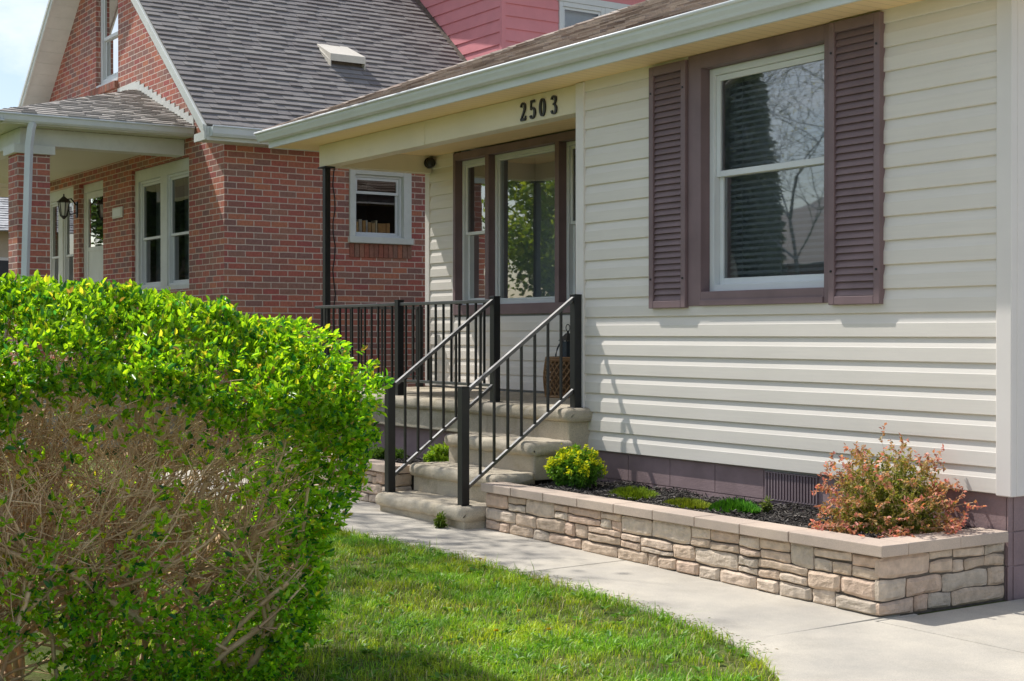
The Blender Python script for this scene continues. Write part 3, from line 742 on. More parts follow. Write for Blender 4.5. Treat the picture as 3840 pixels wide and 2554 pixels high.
# ------------------------------------------------------------------ the brick house next door
XN, YN = -12.0, .19; XR, ZE, SL = -16.48, 4.07, .825
nb = thing('brick_house', 'red brick house with grey shingled gable roof, pink dormer and a small front porch', 'house', (-16.5, 5, 0))
def gable_wall(holes, xa, xb):
    """front wall in the plane y=YN with real openings, clipped to the gable"""
    xs_ = sorted({xa, xb, XR, *[h[0] for h in holes], *[h[1] for h in holes]}); zs_ = sorted({-.1, ZE, 9.0, *[h[2] for h in holes], *[h[3] for h in holes]})
    bm = bmesh.new()
    for a, b in zip(xs_, xs_[1:]):
        for c, d in zip(zs_, zs_[1:]):
            cx, cz = (a+b)/2, (c+d)/2
            if any(h[0] < cx < h[1] and h[2] < cz < h[3] for h in holes): continue
            bm.faces.new([bm.verts.new(p) for p in ((a, YN, c), (b, YN, c), (b, YN, d), (a, YN, d))])
    for s in (1, -1):
        n = Vector((s*SL, 0, 1)).normalized(); pco = Vector((XN, 0, ZE+.29)) if s > 0 else Vector((2*XR-XN, 0, ZE+.29))
        bmesh.ops.bisect_plane(bm, geom=bm.verts[:]+bm.edges[:]+bm.faces[:], plane_co=pco, plane_no=n, clear_outer=True)
    mb = MB()
    for f in bm.faces: mb.quad(*[v.co for v in f.verts])
    bm.free()
    for (a, b, c, d) in holes:
        r = .13
        mb.quad((a, YN, c), (a, YN+r, c), (a, YN+r, d), (a, YN, d)); mb.quad((b, YN, c), (b, YN, d), (b, YN+r, d), (b, YN+r, c))
        mb.quad((a, YN, d), (a, YN+r, d), (b, YN+r, d), (b, YN, d)); mb.quad((a, YN, c), (b, YN, c), (b, YN+r, c), (a, YN+r, c))
    return mb
HW = [(-17.08, -16.05, 5.35, 6.95), (-15.46, -13.2, 2.16, 3.935), (-17.94, -16.752, 1.15, 3.945), (-19.9, -18.24, 2.2, 3.96)]
XL = 2*XR-XN
mb = gable_wall(HW, XL, XN)
sw = (1.975, 2.895, 2.77, 3.765)
for (a, b, c, d) in ((YN, sw[0], -.1, 4.06), (sw[1], 11, -.1, 4.06), (sw[0], sw[1], -.1, sw[2]), (sw[0], sw[1], sw[3], 4.06)):
    mb.quad((XN, a, c), (XN, b, c), (XN, b, d), (XN, a, d))
mb.quad((XL, YN, -.1), (XL, 11, -.1), (XL, 11, 4.06), (XL, YN, 4.06))
mb.quad((XL, 11, -.1), (XN, 11, -.1), (XN, 11, 4.06), (XL, 11, 4.06))
mb.build('brick_wall', M['brick'], nb, fix=False)
# roof
sl = 1/math.sqrt(1+SL*SL); mb = MB(); EV = XN+.42
shingles(mb, (EV, -.22, ZE+.06), (0, 1, 0), (-sl, 0, SL*sl), lambda v: (0, 11.6), (EV-XR)/sl, .128)
shingles(mb, (2*XR-EV, 11.4, ZE+.06), (0, -1, 0), (sl, 0, SL*sl), lambda v: (0, 11.6), (EV-XR)/sl, .5)
mb.build('roof', M['shg'], nb, fix=False)
mb = MB(); zr = ZE+.05+SL*(EV-XR)
for s in (1, -1):
    e = EV if s > 0 else 2*XR-EV
    mb.quad((e, -.21, ZE+.05), (e, 11.4, ZE+.05), (XR, 11.4, zr), (XR, -.21, zr))
mb.build('roof_deck', M['shg'], nb, fix=False)
# rake boards and soffits
mb = MB(); fsc = MB()
for s in (1, -1):
    e = EV if s > 0 else 2*XR-EV
    def pt(t, dy, dz): x = e+(XR-e)*t; return (x, dy, ZE+.05+SL*abs(EV-XR)*t+dz)
    mb.hexa([pt(0, -.245, -.165), pt(0, -.215, -.165), pt(0, -.245, .0), pt(0, -.215, .0), pt(1, -.245, -.165), pt(1, -.215, -.165), pt(1, -.245, .0), pt(1, -.215, .0)])
    mb.hexa([pt(0, -.262, -.06), pt(0, -.245, -.06), pt(0, -.262, .012), pt(0, -.245, .012), pt(1, -.262, -.06), pt(1, -.245, -.06), pt(1, -.262, .012), pt(1, -.245, .012)])
    n_ = 26
    for i in range(n_):
        a, b = i/n_+.0004, (i+1)/n_-.0004
        fsc.hexa([pt(a, -.214, -.125), pt(b, -.214, -.125), pt(a, -.214, -.105), pt(b, -.214, -.105), pt(a, YN, -.125), pt(b, YN, -.125), pt(a, YN, -.105), pt(b, YN, -.105)])
mb.build('rake_board', M['nwhite'], nb, .003); fsc.build('rake_soffit', M['nwhite'], nb, .002)
mb = MB(); mb.box(EV-.03, EV-.005, -.21, 11.3, ZE-.13, ZE+.04); mb.box(XN+.0, EV-.03, -.205, 11.3, ZE-.11, ZE-.09); mb.box(XN, EV-.03, -.215, -.205, ZE-.12, ZE-.02)
mb.build('eave_board', M['nwhite'], nb, .003)
mb = MB(); mb.prism([(EV-.004, ZE-.085), (EV+.06, ZE-.085), (EV+.085, ZE-.05), (EV+.10, ZE+.03), (EV+.115, ZE+.035), (EV+.085, ZE+.03), (EV+.07, ZE-.04), (EV+.05, ZE-.07), (EV+.002, ZE-.07), (EV-.004, ZE+.03)], 'y', -.17, 11.3)
mb.tube([(EV+.10, -.172, ZE+.034), (EV+.10, 11.3, ZE+.034)], .013, 8)
mb.prism([(EV-.002, ZE-.084), (EV+.06, ZE-.084), (EV+.11, ZE+.03), (EV-.002, ZE+.03)], 'y', -.174, -.17)
mb.build('gutter', M['gutter'], nb)
# roof vent
mb = MB()
def rp(y, t, h): x = EV-t*sl; return (x-h*0+0.0+SL*sl*h, y, ZE+.06+t*SL*sl+sl*h)
va, vb, xf, xk = 2.17, 2.72, -12.95, -13.46; zr_ = lambda x: ZE+.06+(EV-x)*SL
mb.hexa([(xf, va, 5.375), (xf, vb, 5.375), (xk, va, 5.62), (xk, vb, 5.62), (xf, va, 5.475), (xf, vb, 5.475), (xk, va+.03, 5.70), (xk, vb-.03, 5.70)])
for yy_ in (va, vb-.012): mb.hexa([(xf-.005, yy_, zr_(xf)-.01), (xf-.005, yy_+.012, zr_(xf)-.01), (xk, yy_, zr_(xk)-.02), (xk, yy_+.012, zr_(xk)-.02), (xf-.005, yy_, 5.376), (xf-.005, yy_+.012, 5.376), (xk, yy_, 5.655), (xk, yy_+.012, 5.655)])
mb.build('roof_vent', paint('vent_cream', (.74, .68, .58), .5, .06, 3, .05), nb, .006)
mb = MB(); mb.hexa([(xf-.09, va+.02, zr_(xf-.09)-.01), (xf-.09, vb-.02, zr_(xf-.09)-.01), (xk, va+.02, zr_(xk)-.02), (xk, vb-.02, zr_(xk)-.02), (xf-.09, va+.02, 5.40), (xf-.09, vb-.02, 5.40), (xk, va+.02, 5.58), (xk, vb-.02, 5.58)])
mb.build('vent_throat', M['mortar'], nb)
# windows of the brick house
m = YF(YN)
dh_window(nb, m, HW[0][0]+.003, HW[0][1]-.003, HW[0][2]+.05, HW[0][3]-.003, 6.115, .09, .05, .07, mat='white', glass='glass', back=.9, backmat='room')
mb = MB(); mb.box(HW[0][0]+.01, HW[0][1]-.01, -.005, .12, HW[0][2]+.002, HW[0][2]+.05, m); mb.build('window_sill', M['white'], nb, .005)
mb = MB()
for i in range(16):
    a = -17.27+i*.0765; mb.box(a+.004, a+.0725, -.055, .02, 5.235, 5.345, m)
mb.build('brick_sill', M['brickp'], nb, .004)
def casing_window(u0, u1, z0, z1, lights, zm, cw=.10, back=.8):
    mb = MB(); mb.box(u0+.003, u0+cw, .05, .13, z0, z1-.003, m); mb.box(u1-cw, u1-.003, .05, .13, z0, z1-.003, m); mb.box(u0+cw, u1-cw, .05, .13, z1-.17, z1-.003, m); mb.box(u0+cw, u1-cw, .05, .13, z0, z0+.06, m)
    xs__ = [u0+cw]+[x for l in lights for x in l]+[u1-cw]
    for a, b in zip(xs__[2::2], xs__[3::2]):
        if b-a > .02 and b < u1-cw-.01: mb.box(a, b, .052, .13, z0+.06, z1-.17, m)
    c_ = mb.build('window_casing', M['nwhite'], nb, .004)
    for a, b in lights:
        dh_window(nb, m, a+.002, b-.002, z0+.062, z1-.172, zm, .035, .035, .075, mat='white', glass='glassd', back=back, backmat='room')
        d = MB()
        n_ = int((b-a)/.045)
        for i in range(n_):
            x = a+.03+(b-a-.06)*i/n_; dx = (b-a-.06)/n_
            d.quad(m(x, .30+.02*(i % 2), z0+.1), m(x+dx, .30+.02*((i+1) % 2), z0+.1), m(x+dx, .30+.02*((i+1) % 2), z1-.2), m(x, .30+.02*(i % 2), z1-.2))
        d.build('drape', M['curtain'], nb, fix=False)
casing_window(HW[1][0], HW[1][1], HW[1][2], HW[1][3], [(-15.30, -14.42), (-14.17, -13.32)], 2.93, .14)
casing_window(HW[3][0], HW[3][1], HW[3][2], HW[3][3], [(-19.8, -19.24), (-19.0, -18.36)], 2.85, .09)
mb = MB(); a, b, c, d = HW[2]; mb.box(a+.003, a+.10, .07, .13, c, d-.003, m); mb.box(b-.09, b-.003, .07, .13, c, d-.003, m); mb.box(a+.10, b-.09, .07, .13, d-.14, d-.003, m)
mb.build('door_casing', M['nwhite'], nb, .004)
mb = MB(); a += .105; b -= .095; zt = d-.145
mb.box(a, a+.10, .08, .115, c, zt, m); mb.box(b-.10, b, .08, .115, c, zt, m); mb.box(a+.10, b-.10, .08, .115, zt-.10, zt, m); mb.box(a+.10, b-.10, .08, .115, 2.86, 2.93, m); mb.box(a+.10, b-.10, .09, .105, c, 2.86, m)
dr = mb.build('storm_door', M['nwhite'], nb, .004)
mb = MB(); mb.quad(m(a+.10, .095, 2.93), m(b-.10, .095, 2.93), m(b-.10, .095, zt-.10), m(a+.10, .095, zt-.10)); mb.build('pane', M['glassd'], dr)
mb = MB(); mb.box(a, b, .55, .57, c, zt, m); mb.build('interior', M['dark'], dr)
# side window with stored books behind the glass
ms = XF(XN)
mb = MB(); cw = .07
mb.box(sw[0]-.012, sw[0]+cw, -.035, .10, sw[2]+.085, sw[3], ms); mb.box(sw[1]-cw-.04, sw[1]+.012, -.035, .10, sw[2]+.085, sw[3], ms); mb.box(sw[0]+cw, sw[1]-cw-.04, -.03, .10, sw[3]-cw, sw[3]-.001, ms)
mb.box(sw[0]-.03, sw[1]+.03, -.065, .10, sw[2], sw[2]+.085, ms)
cs_ = mb.build('window_casing', M['nwhite'], nb, .005)
dh_window(nb, ms, sw[0]+cw+.002, sw[1]-cw-.042, sw[2]+.087, sw[3]-cw-.002, 3.46, .03, .035, .03, mat='white', glass='glassb', back=.9, backmat='dark')
mb = MB()
for i in range(13):
    a = sw[0]-.01+i*.0735; mb.box(a+.003, a+.0695, -.018, .03, sw[2]-.19, sw[2]-.005, ms)
mb.build('brick_sill', M['brickp'], nb, .004)
# porch: column, beams, ceiling, roof
PX0, PX1, PYF = -20.3, -13.33, -2.05
mb = MB(); mb.box(-13.75, -13.335, -2.03, -1.62, -.1, 3.83); mb.build('porch_column', M['brick'], nb, fix=True)
mb = MB(); mb.box(-13.80, -13.285, -2.085, -1.565, 3.832, 3.945); mb.build('column_cap', M['nwhite'], nb, .006)
mb = MB(); mb.box(-13.62, PX1-.03, -1.99, YN-.002, 3.950, 4.165); mb.box(PX0, -13.625, -1.99, -1.73, 3.950, 4.165)
mb.build('porch_beam', M['nwhite'], nb, .005)
mb = MB(); mb.box(PX0, -13.62, -1.73, YN-.002, 4.135, 4.15); mb.box(PX0, -13.06, -2.27, -1.99, 4.168, 4.18); mb.box(PX1-.03, -13.06, -1.99, YN-.003, 4.168, 4.18)
mb.build('porch_ceiling', M['nceil'], nb)
mb = MB(); mb.box(-13.06, -13.04, -2.29, YN-.003, 4.16, 4.28); mb.box(PX0, -13.06, -2.29, -2.27, 4.16, 4.28); mb.build('fascia', M['nwhite'], nb)
mb = MB(); gx = -13.04
mb.prism([(gx, 4.175), (gx+.05, 4.175), (gx+.075, 4.20), (gx+.09, 4.265), (gx+.105, 4.27), (gx+.105, 4.278), (gx+.08, 4.275), (gx+.065, 4.21), (gx+.045, 4.19), (gx+.005, 4.19), (gx+.002, 4.275), (gx, 4.275)], 'y', -2.385, YN-.02)
gy = -2.29
mb.prism([(gy, 4.175), (gy-.05, 4.175), (gy-.075, 4.20), (gy-.09, 4.265), (gy-.105, 4.27), (gy-.105, 4.278), (gy-.08, 4.275), (gy-.065, 4.21), (gy-.045, 4.19), (gy-.005, 4.19), (gy-.002, 4.275), (gy, 4.275)], 'x', PX0, -12.945)
mb.tube([(gx+.098, -2.385, 4.272), (gx+.098, YN-.02, 4.272)], .012, 8); mb.tube([(PX0, gy-.098, 4.272), (-12.945, gy-.098, 4.272)], .012, 8)
mb.build('porch_gutter', M['gutter'], nb, .003)
mb = MB(); mb.tube([(-13.0, -1.93, 4.18), (-13.0, -1.95, 4.10), (-13.02, -1.97, 3.9), (-13.02, -2.06, 1.0), (-13.02, -2.06, .1)], .055, 4, True); mb.build('downspout', M['gutter'], nb, .006)
pa = Vector((-15.2, YN, 5.09)); pc = Vector((-12.96, -2.37, 4.285)); ps = (5.09-4.285)
mb = MB(); Ls = math.hypot(2.24, ps); dv = Vector((-2.24, 0, ps)).normalized()
shingles(mb, (-12.96, -2.37, 4.285), (0, 1, 0), dv, lambda v: (2.56*v/Ls, 2.56), Ls, .115)
Lf = math.hypot(2.56, ps); dvf = Vector((0, 2.56, ps)).normalized()
shingles(mb, (PX0, -2.37, 4.285), (1, 0, 0), dvf, lambda v: (0, 7.34-2.24*v/Lf), Lf, .115)
for i in range(22):
    t = i/22; t2 = min(1, t+.062); a = pc.lerp(pa, t); b = pc.lerp(pa, t2); up = Vector((0, 0, .016))
    mb.quad(a+Vector((0, .11, .01)), a+up, b+up*.7, b+Vector((0, .11, .006))); mb.quad(a+Vector((-.11, 0, .01)), a+up, b+up*.7, b+Vector((-.11, 0, .006)))
mb.build('porch_roof', M['shp'], nb, fix=False)
mb = MB(); mb.quad((-12.96, -2.37, 4.28), (-12.96, YN, 4.28), (-15.2, YN, 5.085)); mb.quad((PX0, -2.37, 4.28), (-12.96, -2.37, 4.28), (-15.2, YN, 5.085), (PX0, YN, 5.085)); mb.build('porch_roof_deck', M['shp'], nb, fix=False)
mb = MB(); ns_ = 13
for i in range(ns_):
    xa = -13.02-2.24*i/ns_; xb = -13.02-2.24*(i+1)/ns_; za = 4.30+ps*i/ns_; zb_ = 4.30+ps*(i+1)/ns_
    mb.hexa([(xa, YN-.012, za+.0), (xb, YN-.012, zb_+.0), (xa, YN-.001, za), (xb, YN-.001, zb_), (xa, YN-.012, zb_+.10), (xb, YN-.012, zb_+.10), (xa, YN-.001, zb_+.10), (xb, YN-.001, zb_+.10)])
mb.box(-16.05, -15.26, YN-.012, YN-.001, 5.09, 5.22)
mb.build('step_flashing', M['nwhite'], nb, fix=True)
mb = MB(); mb.box(PX0, -13.2, -2.2, YN-.002, .0, 1.12); mb.build('porch_floor', M['slab'], nb)
# pink dormer
DX, DY = -12.475, 4.73
def lap(mb, mm, u0, u1, z0, z1, h, clip=None):
    z = z0
    while z < z1-.01:
        zt = min(z+h, z1); a0 = u0
        if clip: a0 = clip(z)
        if a0 < u1: mb.quad(mm(a0, -.02, z), mm(u1, -.02, z), mm(u1, -.003, zt), mm(clip(zt) if clip else u0, -.003, zt)); mb.quad(mm(a0, .0, z), mm(u1, .0, z), mm(u1, -.02, z), mm(a0, -.02, z))
        z = zt
lap_h = .185; rz = lambda x: ZE+.06+(EV-x)*SL
mb = MB()
lap(mb, YF(DY), DX-4.0, DX-.03, 4.7, 7.6, lap_h, lambda z: min(DX-.03, EV-(z-ZE-.06)/SL-.02))
lap(mb, XF(DX), DY+.04, 5.735, 4.75, 7.6, lap_h); lap(mb, XF(DX), 5.735, DY+3.6, 4.75, 5.49, lap_h); lap(mb, XF(DX), 5.735, DY+3.6, 6.62, 7.6, lap_h)
mb.build('dormer_siding', M['pink'], nb, fix=False)
mb = MB(); mb.box(DX-.045, DX+.022, DY-.022, DY+.045, 4.75, 7.6); mb.build('dormer_corner', M['pink'], nb, .004)
mb = MB(); mb.hexa([(DX+.30, DY-.42, 6.98), (DX+.30, DY+4, 6.98), (DX-3.3, DY-.42, 7.98), (DX-3.3, DY+4, 7.98), (DX+.30, DY-.42, 7.16), (DX+.30, DY+4, 7.16), (DX-3.3, DY-.42, 8.16), (DX-3.3, DY+4, 8.16)]); mb.build('dormer_eave', M['nwhite'], nb, .01)
dh_window(nb, XF(DX), 5.74, 6.60, 5.5, 6.56, 6.0, .07, .04, -.03, mat='white', glass='glassb', back=.03, backmat='curtain')
mb = MB(); mb.box(6.602, 6.69, -.035, .03, 5.5, 6.56, XF(DX)); mb.box(5.70, 8.3, -.045, .03, 6.562, 6.66, XF(DX)); mb.build('dormer_trim', M['white'], nb, .004)
dh_window(nb, XF(DX), 6.692, 8.2, 5.5, 6.56, 6.0, .07, .04, -.03, mat='white', glass='glassb', back=.03, backmat='curtain')
mb = MB(); nfl = 16
for i in range(nfl):
    xa = EV-.95-.19*i; za = rz(xa); mb.hexa([(xa, DY-.09, za+.012), (xa-.20, DY-.09, rz(xa-.2)+.012), (xa, DY-.005, za+.012), (xa-.20, DY-.005, rz(xa-.2)+.012), (xa, DY-.03, za+.05), (xa-.20, DY-.03, rz(xa-.2)+.05), (xa, DY-.022, za+.06), (xa-.20, DY-.022, rz(xa-.2)+.06)])
mb.build('dormer_flashing', M['mortar'], nb)

# things on and around the brick house
t = thing('wall_lantern', 'black curly metal wall lantern beside the white storm door', 'lamp', (-17.98, YN, 3.5))
lx, ly, lz = -18.03, YN-.22, 3.60
mb = MB(); mb.box(-18.07, -17.99, YN-.02, YN-.001, 3.42, 3.68); mb.tube([(-18.03, YN-.02, 3.62), (-18.03, YN-.10, 3.72), (-18.03, YN-.2, 3.70), (lx, ly, 3.72)], .012, 6); mb.tube([(-18.03, YN-.02, 3.5), (-18.03, YN-.12, 3.46), (-18.03, YN-.14, 3.54)], .009, 6); mb.build('bracket', M['black'], t)
mb = MB(); n = 6
for i in range(n):
    a = 2*math.pi*i/n; b_ = a+2*math.pi/n
    q = lambda an, r, z: (lx+r*math.cos(an), ly+r*math.sin(an), z)
    mb.bar(q(a, .09, 3.66), q(a, .055, 3.44), .013)
    mb.quad(q(a, .12, 3.66), q(b_, .12, 3.66), q(b_, .02, 3.75), q(a, .02, 3.75)); mb.quad(q(a, .06, 3.44), q(b_, .06, 3.44), q(b_, .015, 3.39), q(a, .015, 3.39))
mb.tube([(lx, ly, 3.74), (lx, ly, 3.79)], .012, 6); mb.build('cage', M['black'], t, fix=False)
mb = MB(); mb.tube([(lx, ly, 3.45), (lx, ly, 3.55), (lx, ly, 3.65)], [.035, .06, .075], 8); mb.build('lamp_glass', M['curtain'], t)
t = thing('house_plaque', 'small pale plaque on the brick between the storm door and the wide window', 'plaque', (-16.03, YN, 3.36))
mb = MB(); mb.box(-16.25, -15.81, YN-.03, YN-.001, 3.285, 3.445); mb.build('frame', M['nwhite'], t, .006)
mb = MB(); mb.box(-16.21, -15.87, YN-.034, YN-.030, 3.31, 3.42); mb.build('panel', M['curtain'], t)
mb = MB(); pts = [(XN+.012, 1.735+.02*math.sin(i*1.7), 4.0-i*.16) for i in range(20)]
mb.tube(pts, .008, 6); tag(mb.build('cable', M['black']), 'thin dark cable running down the brick wall left of the small window', 'cable')
cols = [(.62, .36, .14), (.66, .40, .17), (.55, .5, .42), (.60, .35, .13), (.7, .68, .6), (.58, .36, .16), (.64, .42, .2), (.66, .55, .36), (.60, .33, .12), (.55, .3, .11)]
bl = ['upright tan book at the left end of the row inside the small side window', 'orange book second from the left behind the side window glass', 'grey paper bundle sticking up above the books in the side window', 'orange book in the left half of the side window row', 'thin white booklet standing in the middle of the side window row', 'tan book just right of the white booklet in the side window', 'light orange book right of centre in the side window row', 'pale leaning folder in the side window row', 'wide orange box at the right of the side window row', 'dark orange book at the right end of the side window row']
bk = [(2.065, .05, .17), (2.12, .06, .18), (2.185, .05, .215), (2.24, .05, .20), (2.295, .025, .205), (2.325, .05, .18), (2.38, .055, .175), (2.44, .03, .21), (2.48, .12, .17), (2.605, .06, .175)]
for i, ((y, wd, h), c, lb) in enumerate(zip(bk, cols, bl)):
    mb = MB(); z = sw[2]+.118; mb.box(XN-.27, XN-.135, y, y+wd-.004, z, z+h); tag(mb.build('book', paint('book_cover', tuple(min(.9, q*1.4) for q in c), .7, .15, 14, .02), None, .003), lb, 'book', 'books standing behind the side window')
t = thing('porch_chair', 'dark rounded chair back just showing over the hedge below the wide window', 'chair', (-14.3, -.45, 1.12))
mb = MB(); mb.tube([(-14.62, -.45, 1.5)]+[(-14.3-.32*math.cos(a), -.45, 1.85+.36*math.sin(a)) for a in np.linspace(0, math.pi, 9)]+[(-13.98, -.45, 1.5)], .03, 6)
mb.build('back_frame', M['black'], t)
mb = MB(); mb.box(-14.58, -14.02, -.47, -.44, 1.5, 2.02); mb.build('back_panel', M['black'], t, .02)
mb = MB(); mb.box(-14.62, -13.98, -1.0, -.44, 1.47, 1.52); mb.build('seat', M['black'], t, .01)
for x in (-14.6, -14.0):
    for y in (-.98, -.46): mb = MB(); mb.box(x-.02, x+.02, y-.02, y+.02, 1.122, 1.47); mb.build('leg', M['black'], t)
# distant bungalow at the far left
fh = thing('distant_house', 'small beige house with pale roof seen past the brick porch column', 'house', (-34, 3, 0))
mb = MB(); mb.box(-40, -30.0, -3, 9, -.1, 3.98); mb.build('wall', M['hwall'], fh)
mb = MB(); shingles(mb, (-29.5, -3.5, 3.95), (0, 1, 0), (-.95, 0, .42), lambda v: (0, 13), 5.9, .17); mb.quad((-29.5, -3.5, 3.94), (-29.5, 9.5, 3.94), (-35, 9.5, 6.37), (-35, -3.5, 6.37)); mb.build('roof', island('pale_shingle', [(0, (.36, .36, .36)), (1, (.55, .55, .55))], .9), fh, fix=False)
mb = MB(); mb.box(-30.01, -29.97, .6, 3.3, 2.2, 3.35); mb.build('window', M['white'], fh)
mb = MB(); mb.box(-29.97, -29.96, .7, 1.9, 2.3, 3.28); mb.box(-29.97, -29.96, 2.0, 3.2, 2.3, 3.28); mb.build('pane', M['navy'], fh)

# ------------------------------------------------------------------ things on the porch
t = thing('security_camera', 'small black dome security camera fixed to the porch side beam', 'camera', (-8.72, 1.30, 3.47))
mb = MB(); mb.tube([(-8.749, 1.28, 3.475), (-8.725, 1.28, 3.475)], .06, 20); mb.build('mount', M['black'], t, .004)
mb = MB(); mb.tube([(-8.725, 1.28, 3.475), (-8.68, 1.27, 3.472), (-8.655, 1.265, 3.47), (-8.64, 1.262, 3.468)], [.05, .058, .05, .02], 16); mb.build('lens_housing', M['black'], t, smooth=True)
k = NT('woven_rattan')
tc_ = k.pos(); sp = k.n('ShaderNodeSeparateXYZ'); k.t.links.new(tc_, sp.inputs[0])
cc = k.ramp(k.rnd(), [(0, (.22, .12, .055)), (.5, (.33, .19, .09)), (1, (.42, .26, .13))])
M['wicker'] = k.done(k.bsdf(cc, .6, .3))
bx_, by_, bz_, br = -5.68, 1.00, .955, .205
t = thing('woven_basket', 'tall woven rattan basket on the porch by the wall end of the railing', 'basket', (bx_, by_, bz_))
mb = MB(); nS = 28; hB = .36
prof = lambda z: br*(1+.10*math.sin(math.pi*z/hB))
for s in (1, -1):
    for i in range(nS):
        a0 = 2*math.pi*i/nS; P_ = []
        for j in range(9):
            z = hB*j/8; a = a0+s*j*.14; r = prof(z)+s*.004; P_.append((bx_+r*math.cos(a), by_+r*math.sin(a), bz_+z))
        mb.tube(P_, .0065, 4, False)
mb.build('weave', M['wicker'], t, fix=False)
mb = MB()
for z in (.01, .35, .37): mb.tube([(bx_+prof(z)*math.cos(a), by_+prof(z)*math.sin(a), bz_+z) for a in np.linspace(0, 2*math.pi, 25)], .014, 6, False)
mb.build('rim', M['wicker'], t, fix=False)
mb = MB(); mb.tube([(bx_+.185*math.cos(a), by_+.185*math.sin(a), bz_+.0+z) for z in (.006,) for a in np.linspace(0, 2*math.pi, 25)], .012, 6, False)
mb.tube([(bx_, by_, bz_+.004), (bx_, by_, bz_+.014)], .185, 20); mb.tube([(bx_, by_, bz_+.014), (bx_, by_, bz_+.34)], .165, 20); mb.build('lining', paint('basket_lining', (.16, .10, .055), .9), t, fix=False)
mb = MB(); mb.tube([(bx_-br*.98*math.cos(a), by_, bz_+.35+.20*math.sin(a)) for a in np.linspace(0, math.pi, 13)], .008, 6); mb.build('handle', M['navy'], t)
t = thing('candle_lantern', 'small dark metal candle lantern with ring handle standing in the rattan basket', 'lantern', (bx_, by_, bz_+.342))
lz = bz_+.342; mb = MB(); s = .055
mb.box(bx_-s, bx_+s, by_-s, by_+s, lz, lz+.022)
for dx in (-1, 1):
    for dy in (-1, 1): mb.box(bx_+dx*(s-.006)-.006, bx_+dx*(s-.006)+.006, by_+dy*(s-.006)-.006, by_+dy*(s-.006)+.006, lz+.022, lz+.19)
mb.build('body', M['navy'], t)
mb = MB(); mb.box(bx_-s+.012, bx_+s-.012, by_-s+.012, by_+s-.012, lz+.022, lz+.185); mb.build('lamp_glass', M['navy'], t)
mb = MB(); e = s+.012
mb.hexa([(bx_-e, by_-e, lz+.19), (bx_+e, by_-e, lz+.19), (bx_-e, by_+e, lz+.19), (bx_+e, by_+e, lz+.19), (bx_-.015, by_-.015, lz+.26), (bx_+.015, by_-.015, lz+.26), (bx_-.015, by_+.015, lz+.26), (bx_+.015, by_+.015, lz+.26)])
mb.tube([(bx_, by_, lz+.255), (bx_, by_, lz+.28)], .012, 6); mb.build('cap', M['black'], t, .002)
mb = MB(); mb.tube([(bx_+.032*math.cos(a), by_, lz+.312+.032*math.sin(a)) for a in np.linspace(0, 2*math.pi, 15)], .005, 5, False); mb.build('ring', M['black'], t, fix=False)

# ------------------------------------------------------------------ hedge
hd = thing('hedge', 'large clipped privet hedge, bright green on top with bare brown twigs on its face', 'hedge', (-.9, -5.3, 0))
HC = [(-8.2, 1.80), (-6.6, 1.81), (-5.35, 1.81), (-4.95, 1.79), (-4.65, 1.75), (-4.45, 1.71), (-4.2, 1.61), (-4.06, 1.54), (-3.94, 1.45), (-3.86, 1.36), (-3.82, 1.25), (-3.79, 1.1)]
HY = np.array([h[0] for h in HC]); HZ = np.array([h[1] for h in HC])
def hedge_top(y): return np.interp(y, HY, HZ)-.025
EZ = np.array([0, .08, .356, .604, .894, 1.189, 1.289, 1.39, 1.47, 1.7]); EYE = np.array([-4.43, -4.39, -4.25, -4.165, -4.05, -3.93, -3.91, -3.93, -4.02, -4.5])
def hedge_end(z): return np.interp(z, EZ, EYE)+.045
def cham(x): return .34*np.clip((x+.86)/.50, 0, 1.15)**1.25+.25*np.clip((-1.0-x)/.45, 0, 1)**1.5
HX0, HX1 = -1.42, -.38                        # back and front faces
def bulge(y, z): return .05*np.sin(y*4.1+z*2)+.04*np.sin(y*9+1.3*z+2)+.03*np.sin(z*8+y*3)
r = np.random.default_rng(21)
# stems: recursive
segA, segB, segR0, segR1 = [], [], [], []; tips = []
def inside(p):
    return (p[0] < HX1+.01+bulge(p[1], p[2])) and (p[0] > HX0-.02) and (p[2] < hedge_top(p[1])-.06-cham(p[0])) and (p[1] < hedge_end(p[2])-.02)
def grow(p, d, rad, ln, depth):
    n = max(3, int(ln/.06)); sl_ = ln/n
    for i in range(n):
        d = d+np.array([r.normal(.01, .11), r.normal(0, .13), r.normal(.015, .09)]); d = d/np.linalg.norm(d)
        q = p+d*sl_
        if not inside(q): break
        r1 = rad*(1-.5/n)
        segA.append(p); segB.append(q); segR0.append(rad); segR1.append(r1); segD.append(depth)
        p = q; rad = r1
        if depth < 4 and i > 0 and r.random() < (.55, .46, .38, .24)[depth]:
            nd = d*.75+np.array([r.normal(.05, .42), r.normal(0, .55), r.normal(.08, .36)]); nd /= np.linalg.norm(nd)
            grow(p.copy(), nd, rad*r.uniform(.45, .7), ln*r.uniform(.45, .75), depth+1)
segD = []
for i in range(26):
    y = -6.75+i*.103+r.normal(0, .04); x = r.uniform(-1.05, -.48)
    for kk in range(r.integers(2, 4)):
        d = np.array([r.normal(.05, .30), r.normal(0, .42), 1.0]); d /= np.linalg.norm(d)
        grow(np.array([x+r.normal(0, .06), y+r.normal(0, .06), 0.0]), d, r.uniform(.010, .024), r.uniform(.85, 1.35), 0)
A = np.array(segA); B = np.array(segB); R0 = np.maximum(np.array(segR0), .0019); R1 = np.maximum(np.array(segR1), .0017)
